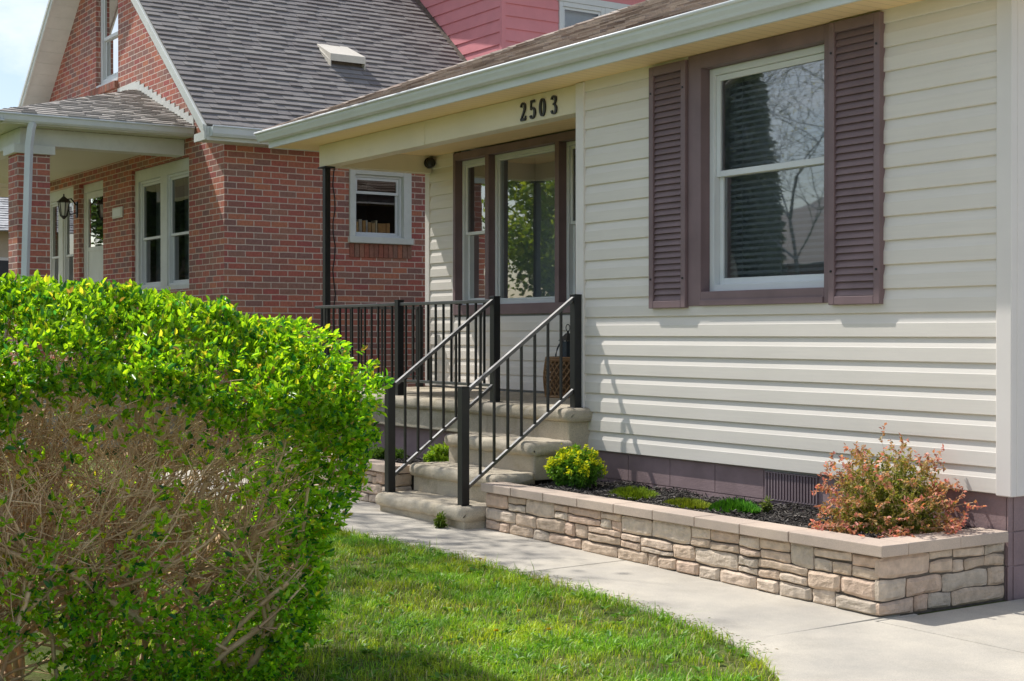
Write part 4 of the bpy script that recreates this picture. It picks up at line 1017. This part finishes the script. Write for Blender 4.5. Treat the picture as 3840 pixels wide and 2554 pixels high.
# fine side twigs that start on the real branches
pr = np.clip(B[:, 2]-.35, .02, 1)*np.clip(B[:, 0]+1.15, .05, 1); n = 2300; ix = r.choice(len(B), n, p=pr/pr.sum()); P = B[ix]; bd = unit(B[ix]-A[ix])
dd = unit(bd*.8+np.stack([r.normal(.22, .4, n), r.normal(0, .5, n), r.normal(.15, .4, n)], 1)); L_ = r.uniform(.05, .22, n); Q1 = P+dd*L_[:, None]*.35; d2 = unit(dd+r.normal(0, .28, dd.shape)); Q = Q1+d2*L_[:, None]*.35; Q2 = Q+unit(d2+r.normal(0, .3, dd.shape))*L_[:, None]*.3
ok = np.array([inside(q) for q in Q2]); P, Q1, Q, Q2 = P[ok], Q1[ok], Q[ok], Q2[ok]; rr = r.uniform(.0011, .0022, len(P))
A = np.concatenate([A, P, Q1, Q]); B = np.concatenate([B, Q1, Q, Q2]); R0 = np.concatenate([R0, rr, rr*.9, rr*.75]); R1 = np.concatenate([R1, rr*.9, rr*.75, rr*.5])
tips = []
V, F = tubes(A, B, R0, R1, 4)
npmesh('branch', V, F4=F, mat=M['twig'], parent=hd)
print('hedge segs', len(A), 'tips', len(tips))
# leaves
def leaf_set(P, D, Nn, lo, hi, wr, c0, c1, rg, cexp=1.0):
    n = len(P); L = rg.uniform(lo, hi, n); Wd = L*rg.uniform(wr*.85, wr*1.15, n); t = rg.random((n, 1))**cexp
    col = np.array(c0)*(1-t)+np.array(c1)*t
    q = rg.random((n, 1)); col = np.where(q < .07, np.array((.62, .62, .07))*(.7+.5*t), col); col = np.where((q > .07) & (q < .20), np.array((.05, .22, .06))*(.7+.6*t), col); col = np.where(q > .982, np.array((.40, .27, .10)), col)
    return leaves(P, D, Nn, L, Wd, col)
def clusters(Pc, axis, k, rg, spread=.6, off=.02):
    """k leaves around each shoot tip"""
    n = len(Pc); P = np.repeat(Pc, k, 0); ax = np.repeat(axis, k, 0)
    D = unit(ax+rg.normal(0, spread, P.shape)); N_ = unit(ax*.9+rg.normal(0, .4, P.shape)+np.array([0, 0, .4]))
    P = P-ax*rg.uniform(0, off*2.2, (len(P), 1))+rg.normal(0, .004, P.shape)
    return P, D, N_
LV, LF, LC = [], [], []; off = [0]
def addl(res):
    V, F, c = res; LV.append(V); LF.append(F+off[0]); LC.append(c); off[0] += len(V)
G0, G1 = (.12, .34, .02), (.44, .68, .035)
# top skin
n = 9500; y = r.uniform(-7.4, -3.66, n); x = r.uniform(HX0-.03, HX1+.06, n); zt = hedge_top(y); edge = np.clip(np.abs(x+.9)-.30, 0, 1)
z = zt-cham(x)*(1+.28*np.sin(y*5.3+1)+.22*np.sin(y*12.1))-np.where(x > -.62, r.exponential(.045, n), 0)-np.abs(r.normal(0, .045, n))+.02*np.sin(x*17)*np.sin(y*13)+.012*np.sin(y*29+x*9)
ok = y < hedge_end(z)+.03; Pc = np.stack([x, y, z], 1)[ok]; ax = unit(np.stack([np.clip((x+.8)*1.3, -.6, .7), np.clip((y+4.2)*1.2, 0, 1), np.ones(n)], 1)[ok]+r.normal(0, .25, (ok.sum(), 3)))
P, D, N_ = clusters(Pc, ax, 5, r, .55); addl(leaf_set(P, D, N_,   .020, .048, .46, G0, G1, r))
# upper face skin (camera side and back) fading downward in a ragged line
n = 1100; y = r.uniform(-7.0, -3.70, n); zt = hedge_top(y); fr_ = .20+.09*np.sin(y*5.3)+.07*np.sin(y*13.1+1)+r.exponential(.045, n)
z = zt-.36-(fr_-.10)*r.random(n)**1.2; side = np.where(r.random(n) < .92, 1, -1)
x = np.where(side > 0, HX1+.05+bulge(y, z), HX0)-np.abs(r.normal(0, .05, n))*side; ok = y < hedge_end(z)+.02
Pc = np.stack([x, y, z], 1)[ok]; ax = unit(np.stack([side*.9, r.normal(0, .3, n), np.full(n, .75)], 1)[ok]+r.normal(0, .3, (ok.sum(), 3)))
P, D, N_ = clusters(Pc, ax, 5, r, .6); addl(leaf_set(P, D, N_,   .020, .048, .46, G0, (.46, .70, .03), r))
# right-hand end skin
n = 3600; z = r.uniform(.02, 1.62, n); x = r.uniform(HX0-.02, HX1+.08, n); y = hedge_end(z)+.015-np.abs(r.normal(0, .065, n))-.10*np.clip(np.abs(x+.9)-.35, 0, 1)+.035*np.sin(z*11+x*5)
ok = z < hedge_top(y); Pc = np.stack([x, y, z], 1)[ok]; ax = unit(np.stack([np.clip((x+.9), -1, 1)*.9, np.ones(n), np.full(n, .45)], 1)[ok]+r.normal(0, .35, (ok.sum(), 3)))
P, D, N_ = clusters(Pc, ax, 5, r, .65); addl(leaf_set(P, D, N_,   .019, .044, .46, (.17, .46, .02), (.46, .74, .035), r))
# low skirt of the face and scattered sprigs on bare wood
n = 3000; y = r.uniform(-6.8, -4.12, n); z = np.abs(r.normal(0, .30, n))+.01; mk = np.sin(y*6.1+z*4)+np.sin(y*13.7-z*9)+.5*np.sin(z*21)
ok = (mk > -.35-.9*np.clip((y+5.0), 0, 1)) & (z < .85+.25*np.clip(y+4.9, 0, 1)) & (y < hedge_end(z)); x = HX1+.04+bulge(y, z)-np.abs(r.normal(0, .09, n))
Pc = np.stack([x, y, z], 1)[ok]; ax = unit(np.stack([np.ones(n), r.normal(0, .4, n), np.full(n, .7)], 1)[ok]+r.normal(0, .35, (ok.sum(), 3)))
P, D, N_ = clusters(Pc, ax, 5, r, .65); addl(leaf_set(P, D, N_,   .019, .045, .46, (.17, .48, .025), (.46, .76, .035), r))  # skirt greens lightened in colour to lift the shaded face
n = 420; yc = r.uniform(-6.6, -3.95, n); zc = r.uniform(.3, 1.5, n); ok = (yc < hedge_end(zc)-.02); yc, zc = yc[ok], zc[ok]
kk = r.integers(1, 5, len(yc)); y = np.repeat(yc, kk)+r.normal(0, .022, kk.sum()); z = np.repeat(zc, kk)+r.normal(0, .022, kk.sum()); x = HX1+.05+bulge(y, z)-np.abs(r.normal(0, .07, len(y)))
ax = unit(np.stack([np.ones(len(y)), r.normal(0, .4, len(y)), np.full(len(y), .7)], 1)); P, D, N_ = clusters(np.stack([x, y, z], 1), ax, 5, r, .65); addl(leaf_set(P, D, N_,   .019, .044, .46, (.22, .54, .02), (.52, .78, .035), r))
n = 700; y = r.uniform(-6.8, -4.2, n); z = r.uniform(.25, 1.45, n); mk = np.sin(y*5.1+z*3)+np.sin(y*11.7-z*7)+.6*np.sin(z*13+y); ok = (mk > .05) & (y < hedge_end(z)); x = HX0+np.abs(r.normal(0, .12, n))
Pc = np.stack([x, y, z], 1)[ok]; ax = unit(np.stack([-np.ones(n), r.normal(0, .4, n), np.full(n, .7)], 1)[ok]); P, D, N_ = clusters(Pc, ax, 5, r, .65); addl(leaf_set(P, D, N_, .03, .05, .46, (.11, .36, .02), (.34, .62, .025), r))
npmesh('foliage', np.concatenate(LV), F4=np.concatenate(LF), mat=M['leaf'], parent=hd, col=np.concatenate(LC))
print('hedge leaves', off[0]//6)

# ------------------------------------------------------------------ lawn grass
r = np.random.default_rng(5)
def blades(P, L, Wd, lean, col):
    n = len(P); a = r.uniform(0, 2*math.pi, n); d = np.stack([np.cos(a), np.sin(a), np.zeros(n)], 1); s = np.stack([-np.sin(a), np.cos(a), np.zeros(n)], 1)
    L = L[:, None]; Wd = Wd[:, None]; up = np.array([0, 0, 1.]); ln = lean[:, None]
    m_ = P+up*L*.55+d*L*ln*.28; t = P+up*L*(1-.25*ln)+d*L*ln*.95
    V = np.stack([P-s*Wd/2, P+s*Wd/2, m_-s*Wd*.42, m_+s*Wd*.42, t], 1).reshape(-1, 3); o = np.arange(n)[:, None]*5
    return V, o+np.array([0, 1, 3, 2]), o+np.array([2, 3, 4]), np.repeat(col, 5, 0)
n1, n2 = 150000, 60000
x = np.concatenate([r.uniform(-4.6, 1.4, n1), r.uniform(-11, -4.2, n2)]); y = np.concatenate([r.uniform(-4.9, -1.9, n1), r.uniform(-6.5, -1.9, n2)])
ey = np.interp(x, EX[:-1], EY[:-1]); ey = np.where(x > 1.3, -9, ey)
nz = np.array([noise.noise(Vector((a*1.5, b*1.5, 3)))*2.2+noise.noise(Vector((a*4.5, b*4.5, 9)))*1.6+noise.noise(Vector((a*13, b*13, 5)))*1.2 for a, b in zip(x, y)]); ok = (y < ey+.012+.01*np.sin(x*40)) & (r.random(len(x)) < np.clip(.58+.30*nz, .12, 1))
x, y, nz = x[ok], y[ok], nz[ok]; n = len(x)
tuft = np.clip(.5+1.1*np.array([noise.noise(Vector((a*9, b*9, 1))) for a, b in zip(x, y)]), 0, 1)
yel = np.clip(.45+1.3*np.array([noise.noise(Vector((a*2.2, b*2.2, 21)))+.6*noise.noise(Vector((a*8, b*8, 2))) for a, b in zip(x, y)]), 0, 1)[:, None]
edge_d = np.interp(x, EX[:-1], EY[:-1])-y
L = r.uniform(.028, .062, n)*(.65+.7*tuft)*np.where(edge_d < .10, 1.25, 1.0); L = np.where(r.random(n) < .03, L*1.7, L)
t = r.random((n, 1)); b = np.clip(.5+.3*nz[:, None], 0, 1)
col = (np.array((.17, .37, .025))*(1-t)+np.array((.47, .70, .06))*t)*(.62+.5*b)*(np.array((.75, .92, 1.0))*(1-yel)+np.array((1.45, 1.12, 1.0))*yel); dry = r.random((n, 1)) < (.07+.22*yel*(1-b)); col = np.where(dry, np.array((.56, .50, .25))*(.6+.5*t), col)
nw = 420; wx = r.uniform(-4.4, 1.2, nw); wy = r.uniform(-4.8, -2.0, nw); okw = wy < np.interp(wx, EX[:-1], EY[:-1])-.03; wx, wy = wx[okw], wy[okw]
kw = 7; px_ = np.repeat(wx, kw); py_ = np.repeat(wy, kw); aw = r.uniform(0, 6.28, len(px_)); Dw = np.stack([np.cos(aw), np.sin(aw), r.uniform(.2, .9, len(px_))], 1); tw = r.random((len(px_), 1))
WV, WF, WC = leaves(np.stack([px_, py_, gv(px_)+r.uniform(.005, .025, len(px_))], 1), Dw, np.tile([[0, 0, 1.]], (len(px_), 1)), r.uniform(.025, .055, len(px_)), r.uniform(.012, .024, len(px_)), np.array((.10, .27, .03))*(1-tw)+np.array((.24, .42, .06))*tw)
V, F4, F3, cc = blades(np.stack([x, y, gv(x)-.003], 1), L, r.uniform(.003, .0062, n), r.uniform(.15, 1.5, n), col)
nc = 900; cx_ = r.uniform(-4.3, .35, nc); cy_ = np.interp(cx_, EX[:-1], EY[:-1])+np.abs(r.normal(0, .06, nc))+.01; ca = r.uniform(0, 6.28, nc); tc2 = r.random((nc, 1))
CV, CF, CC = leaves(np.stack([cx_, cy_, gv(cx_)+.0145], 1), np.stack([np.cos(ca), np.sin(ca), np.zeros(nc)], 1), np.tile([[0, 0, 1.]], (nc, 1)), r.uniform(.008, .032, nc), r.uniform(.002, .005, nc), np.where(tc2 < .5, np.array((.20, .16, .08)), np.array((.16, .26, .05))))
WF = np.concatenate([WF, CF+len(WV)]); WV = np.concatenate([WV, CV]); WC = np.concatenate([WC, CC])
F4 = np.concatenate([F4, WF+len(V)]); V = np.concatenate([V, WV]); cc = np.concatenate([cc, WC])
o = npmesh('grass', V, F4=F4, F3=F3, mat=M['grassm'], col=cc); tag(o, 'patchy green lawn grass between the hedge and the concrete path', 'grass', kind='stuff')
print('grass', n)
dl = ['open yellow dandelion flower in the lawn nearest the middle of the grass', 'yellow dandelion flower in the lawn left of the other two, closer to the viewer', 'yellow dandelion flower in the lawn to the right, among yellowish grass', 'small dandelion at the grass edge beside the path']
M['yellow'] = leafmat('petal_yellow', .3, .6, .2, (1.1, 1, .5))
for (px, py), lb in zip([(-.85, -2.82), (-.55, -3.16), (-.45, -2.91), (-2.36, -2.1)], dl):
    t = thing('dandelion', lb, 'flower', (px, py, g(px)), 'dandelions in the lawn')
    h = r.uniform(.06, .085); mb = MB(); mb.tube([(px, py, g(px)-.004), (px+.004, py, g(px)+h*.6), (px+.008, py+.003, g(px)+h)], .0016, 5); mb.build('stem', M['plantm'] if 'plantm' in M else paint('stem_green', (.12, .2, .04)), t)
    nP = 46; a = r.uniform(0, 2*math.pi, nP); el = r.uniform(.05, 1.1, nP); D = np.stack([np.cos(a)*np.cos(el), np.sin(a)*np.cos(el), np.sin(el)], 1)
    P = np.tile(np.array([[px+.008, py+.003, g(px)+h]]), (nP, 1)); V, F, c = leaves(P, D, np.tile([[0, 0, 1.]], (nP, 1))+.2*D, r.uniform(.010, .017, nP), np.full(nP, .004), np.tile([[.70, .50, .01]], (nP, 1))); npmesh('petals', V, F4=F, mat=M['yellow'], parent=t, col=c)
    nL = 7; a = r.uniform(0, 2*math.pi, nL); D = np.stack([np.cos(a), np.sin(a), np.full(nL, .35)], 1); P = np.tile(np.array([[px, py, g(px)+.005]]), (nL, 1)); V, F, c = leaves(P, D, np.tile([[0, 0, 1.]], (nL, 1)), r.uniform(.05, .08, nL), np.full(nL, .015), np.tile([[.06, .15, .02]], (nL, 1))); npmesh('leaf', V, F4=F, mat=M['plant'], parent=t, col=c)

# ------------------------------------------------------------------ bed plants
def shrub_barberry(cx, cy, cz):
    t = thing('barberry_shrub', 'loose bush with pinkish red tips at the corner of the raised bed', 'shrub', (cx, cy, cz))
    r = np.random.default_rng(77); A, B, R_, P, Dv, hh = [], [], [], [], [], []
    for i in range(235):
        a = r.uniform(0, 2*math.pi); el = r.uniform(.45, 1.45) if r.random() < .72 else r.uniform(.05, .5); ln = r.uniform(.28, .54)*(.78+.28*math.sin(el)); d = np.array([math.cos(a)*math.cos(el), math.sin(a)*math.cos(el)*.85, math.sin(el)])
        p = np.array([cx+r.normal(0, .07), cy+r.normal(0, .05), cz-.01]); n = 9; rad = r.uniform(.0022, .0045)
        for j in range(n):
            d = d+np.array([r.normal(0, .09), r.normal(0, .09), -.05+r.normal(0, .05)]); d /= np.linalg.norm(d); q = p+d*ln/n
            if q[1] > -.06: q[1] = -.06; d[1] = -abs(d[1])
            q[2] = max(q[2], cz+.01)
            A.append(p); B.append(q); R_.append(rad*(1-j/n*.7)); p = q
            if j >= 1:
                for k_ in range(4):
                    P.append(p+r.normal(0, .006, 3)); Dv.append(d*.4+r.normal(0, .6, 3)); hh.append(j/n)
                if r.random() < .5:
                    sd = d*.6+r.normal(0, .55, 3); sd /= np.linalg.norm(sd); q2 = p+sd*r.uniform(.05, .12); A.append(p); B.append(q2); R_.append(rad*.45)
                    for f in np.linspace(.3, 1, 4):
                        for k_ in range(3): P.append(p+(q2-p)*f+r.normal(0, .004, 3)); Dv.append(sd*.4+r.normal(0, .6, 3)); hh.append(j/n+.12*f)
    A = np.array(A); B = np.array(B); R_ = np.array(R_); V, F = tubes(A, B, R_, R_*.75, 4); npmesh('branch', V, F4=F, mat=M['twig'], parent=t)
    P = np.array(P); Dv = np.array(Dv); hh = np.array(hh); n = len(P); N_ = unit(np.stack([r.normal(0, .5, n), r.normal(0, .5, n), np.ones(n)], 1)); rd = np.linalg.norm((P-np.array([cx, cy, cz+.12]))*np.array([1, 1.2, .9]), axis=1)
    tt = np.clip((rd-.27)/.20+r.normal(0, .22, n), 0, 1)[:, None]; grn = np.array((.18, .26, .04))+r.random((n, 1))*np.array((.22, .20, .04)); rq = r.random((n, 1)); red = np.where(rq < .78, np.array((.56, .19, .18)), np.array((.56, .24, .09)))+r.random((n, 1))*np.array((.18, .20, .12))
    V, F, c = leaves(P, Dv, N_, r.uniform(.017, .032, n), r.uniform(.011, .018, n), grn*(1-tt)+red*tt); npmesh('foliage', V, F4=F, mat=M['barb'], parent=t, col=c); print('barberry leaves', n)
shrub_barberry(-.47, -.43, .372)
def mound(name, label, cat, cx, cy, cz, rx, ry, rz, nst, cl, ct, ll, lw, flower=None, seed=1, stem_h=None, group=None):
    t = thing(name, label, cat, (cx, cy, cz), group); r = np.random.default_rng(seed); A, B, P, D_, cc = [], [], [], [], []; fl = []
    for i in range(nst):
        a = r.uniform(0, 2*math.pi); q = math.sqrt(r.random()); x, y = q*math.cos(a), q*math.sin(a); hz = rz*math.sqrt(max(0, 1-q*q*.85))*r.uniform(.8, 1.08)
        b = np.array([cx+x*rx*.45, cy+y*ry*.45, cz-.01]); e = np.array([cx+x*rx, min(cy+y*ry, -.05), cz+max(.03, hz)]); A.append(b); B.append(e); ax = unit((e-b)[None])[0]
        for f in np.linspace(.25, 1, 9):
            for k_ in range(3 if f < .95 else 6): P.append(b+(e-b)*f+r.normal(0, .004, 3)); D_.append(ax*.35+r.normal(0, .6, 3)); cc.append(f)
        if flower is not None and r.random() < .55 and hz > rz*.4: fl.append((e, ax))
    A = np.array(A); B = np.array(B); V, F = tubes(A, B, np.full(len(A), .0022), np.full(len(A), .0016), 4); npmesh('stem', V, F4=F, mat=paint('stem_green', (.10, .17, .04)), parent=t)
    P = np.array(P); D_ = np.array(D_); f = np.array(cc)[:, None]; n = len(P); col = np.array(cl)*(1-f)+np.array(ct)*f; V, F, c = leaves(P, D_, unit(np.stack([r.normal(0, .5, n), r.normal(0, .5, n), np.ones(n)], 1)), r.uniform(ll*.7, ll*1.2, n), r.uniform(lw*.8, lw*1.2, n), col*r.uniform(.75, 1.2, (n, 1)))
    npmesh('foliage', V, F4=F, mat=M['plant'], parent=t, col=c)
    if fl:
        P, D_ = [], []
        for e, ax in fl:
            for k_ in range(26): P.append(e+r.normal(0, .012, 3)+ax*.008); D_.append(ax*.6+r.normal(0, .6, 3))
        P = np.array(P); D_ = np.array(D_); n = len(P); V, F, c = leaves(P, D_, unit(np.stack([r.normal(0, .4, n), r.normal(0, .4, n), np.ones(n)], 1)), r.uniform(.014, .024, n), r.uniform(.010, .016, n), np.array(flower)*r.uniform(.8, 1.15, (n, 1))); npmesh('flower', V, F4=F, mat=M['plant'], parent=t, col=c)
    return t
mound('spurge_plant', 'rounded leafy plant with yellow-green flower heads in the bed beside the steps', 'plant', -3.55, -.47, .372, .24, .22, .30, 130, (.09, .28, .04), (.26, .50, .05), .036, .013, (.85, .86, .04), 31)
def tuft(label, cx, cy, cz, rx, ry, h, n, c0, c1, seed):
    r = np.random.default_rng(seed); a = r.uniform(0, 2*math.pi, n); q = np.sqrt(r.random(n)); x = cx+q*np.cos(a)*rx; y = cy+q*np.sin(a)*ry
    L = h*(1-.55*q**2)*r.uniform(.7, 1.15, n); d = unit(np.stack([np.cos(a)*q*.8+r.normal(0, .25, n), np.sin(a)*q*.8+r.normal(0, .25, n), np.ones(n)], 1)); t = r.random((n, 1))
    V, F, c = leaves(np.stack([x, y, np.full(n, cz)], 1), d, unit(np.stack([np.cos(a), np.sin(a), np.full(n, .3)], 1)), L, r.uniform(.003, .0055, n), np.array(c0)*(1-t)+np.array(c1)*t)
    o = npmesh('sedum_tuft', V, F4=F, mat=M['plant'], col=c); tag(o, label, 'plant', 'low green tufts in the raised bed')
tuft('yellow-green low tuft in the bed nearest the flowering plant', -2.80, -.50, .366, .19, .16, .085, 1800, (.13, .22, .02), (.25, .34, .03), 1)
tuft('sparse yellow-green tuft in the bed between the other two tufts', -2.19, -.52, .360, .19, .15, .065, 1500, (.15, .22, .02), (.29, .33, .04), 2)
tuft('bright green grassy tuft in the bed nearest the foundation vent', -1.70, -.52, .366, .16, .14, .10, 2000, (.05, .20, .02), (.12, .32, .03), 3)
mound('seedling', 'tiny pale seedling in the mulch just right of the green tufts', 'plant', -1.62, -.30, .365, .04, .04, .10, 5, (.12, .18, .05), (.22, .28, .08), .035, .012, None, 8)
mound('bed_plant', 'small bright green leafy plant in the left bed beside the lowest step', 'plant', -5.62, -.42, .362, .20, .14, .20, 42, (.2, .40, .05), (.42, .62, .06), .045, .02, None, 9)
mound('bed_plant', 'low green plant in the left bed behind the edge of the hedge', 'plant', -6.5, -.5, .362, .22, .18, .13, 55, (.07, .17, .03), (.15, .27, .04), .035, .012, None, 10)
mound('weed', 'small green weed growing at the foot of the lowest step', 'plant', -4.12, -1.335, .062, .05, .035, .10, 9, (.12, .20, .03), (.20, .30, .04), .04, .014, None, 12)

# ------------------------------------------------------------------ street trees and house that the windows mirror
def tree(name, label, x, y, h, cr_, n_leaf, c0, c1, seed, lsz=.07, trunk=.22, bark=None):
    t = thing(name, label, 'tree', (x, y, g(x))); r = np.random.default_rng(seed); A, B, R0, R1, tp = [], [], [], [], []
    def gr_(p, d, rad, ln, dep):
        for i in range(5):
            d = d+r.normal(0, .13, 3)+np.array([0, 0, .05]); d /= np.linalg.norm(d); q = p+d*ln/5; A.append(p); B.append(q); R0.append(rad); R1.append(rad*.9); p = q; rad *= .9
            if dep < 4 and i >= (2 if dep == 0 else 1):
                for kk in range(2 if dep < 2 else 1):
                    nd = d*.6+r.normal(0, .6, 3); nd[2] = abs(nd[2])*.8+.1; nd /= np.linalg.norm(nd); gr_(p.copy(), nd, rad*.6, ln*r.uniform(.5, .68), dep+1)
            if dep >= 3: tp.append(p)
    gr_(np.array([x, y, g(x)-.05]), np.array([0, 0, 1.]), trunk, h*.58, 0)
    A = np.array(A); B = np.array(B); R0 = np.array(R0); R1 = np.array(R1); big = R0 > trunk*.5; V, F = tubes(A[big], B[big], R0[big], R1[big], 8); npmesh('trunk', V, F4=F, mat=M['bark'], parent=t, smooth=True)
    V, F = tubes(A[~big], B[~big], np.maximum(R0[~big], .006), np.maximum(R1[~big], .005), 4); npmesh('branch', V, F4=F, mat=bark or M['bark'], parent=t)
    tp = np.array(tp); P = tp[r.integers(0, len(tp), n_leaf)]+r.normal(0, .16, (n_leaf, 3)); D = r.normal(0, 1, (n_leaf, 3)); tt = r.random((n_leaf, 1)); V, F, c = leaves(P, D, unit(r.normal(0, .5, (n_leaf, 3))+np.array([0, 0, 1])), r.uniform(lsz*.7, lsz*1.3, n_leaf), r.uniform(lsz*.45, lsz*.7, n_leaf), np.array(c0)*(1-tt)+np.array(c1)*tt)
    npmesh('crown', V, F4=F, mat=M['plant'], parent=t, col=c); return t
tree('street_tree', 'low leafy tree with fresh yellow-green leaves mirrored in the porch picture window', -18.6, -6.4, 4.6, 2.5, 16000, (.14, .26, .02), (.42, .50, .04), 3, .12, .10)
tree('bare_tree', 'tall bare-branched street tree mirrored in the large right-hand window', -19.6, -17.4, 10.5, 3, 3000, (.5, .52, .42), (.65, .66, .55), 8, .06, .07, paint('pale_bark', (.36, .36, .37), .9))
tree('dense_tree', 'big dark leafy tree down the street, mirrored in the brick house windows', -34.5, -6.3, 6.2, 4, 18000, (.04, .08, .02), (.10, .16, .04), 41, .20, .25)
tree('shade_tree', 'sparse tall tree left of the lawn whose crown dapples the path', -9.1, -6.0, 11.5, 3, 3600, (.14, .26, .03), (.3, .4, .05), 15, .10, .2)
oh = thing('opposite_house', 'brick house across the street, mirrored in the window glass', 'house', (-27, -23, 0))
mb = MB(); mb.box(-28, -20.3, -30, -20.8, -.1, 3.4); mb.build('brick_wall', M['brick'], oh)
mb = MB(); mb.hexa([(-28.4, -30.4, 3.4), (-19.9, -30.4, 3.4), (-28.4, -20.4, 3.4), (-19.9, -20.4, 3.4), (-25.2, -26, 5.7), (-23.2, -26, 5.7), (-25.2, -24.4, 5.7), (-23.2, -24.4, 5.7)]); mb.build('roof', M['shg'], oh)
for x in (-26.6, -24, -21.6): mb = MB(); mb.box(x-.6, x+.6, -20.84, -20.77, 1.4, 2.9); mb.build('window', M['white'], oh)
t = thing('evergreen_tree', 'tall dark evergreen across the street, mirrored at the left of the large window', 'tree', (-23.0, -17.9, .05)); r = np.random.default_rng(4); n = 34000
z = r.uniform(.2, 11.5, n); rad = 1.75*np.clip(1-(z/12.5)**2.2, .03, 1)*np.sqrt(r.random(n)); a = r.uniform(0, 2*math.pi, n); P = np.stack([-23.0+rad*np.cos(a), -17.9+rad*np.sin(a), z], 1)
D = np.stack([np.cos(a), np.sin(a), r.normal(-.1, .5, n)], 1); tt = r.random((n, 1)); V, F, c = leaves(P, D, unit(r.normal(0, .5, (n, 3))+np.array([0, 0, 1.])), r.uniform(.2, .36, n), r.uniform(.11, .2, n), np.array((.13, .155, .125))*(1-tt)+np.array((.24, .265, .20))*tt); npmesh('crown', V, F4=F, mat=M['plant'], parent=t, col=c)
mb = MB(); mb.tube([(-23.0, -17.9, 0), (-23.0, -17.9, 6)], [.2, .1], 8); mb.build('trunk', M['bark'], t)
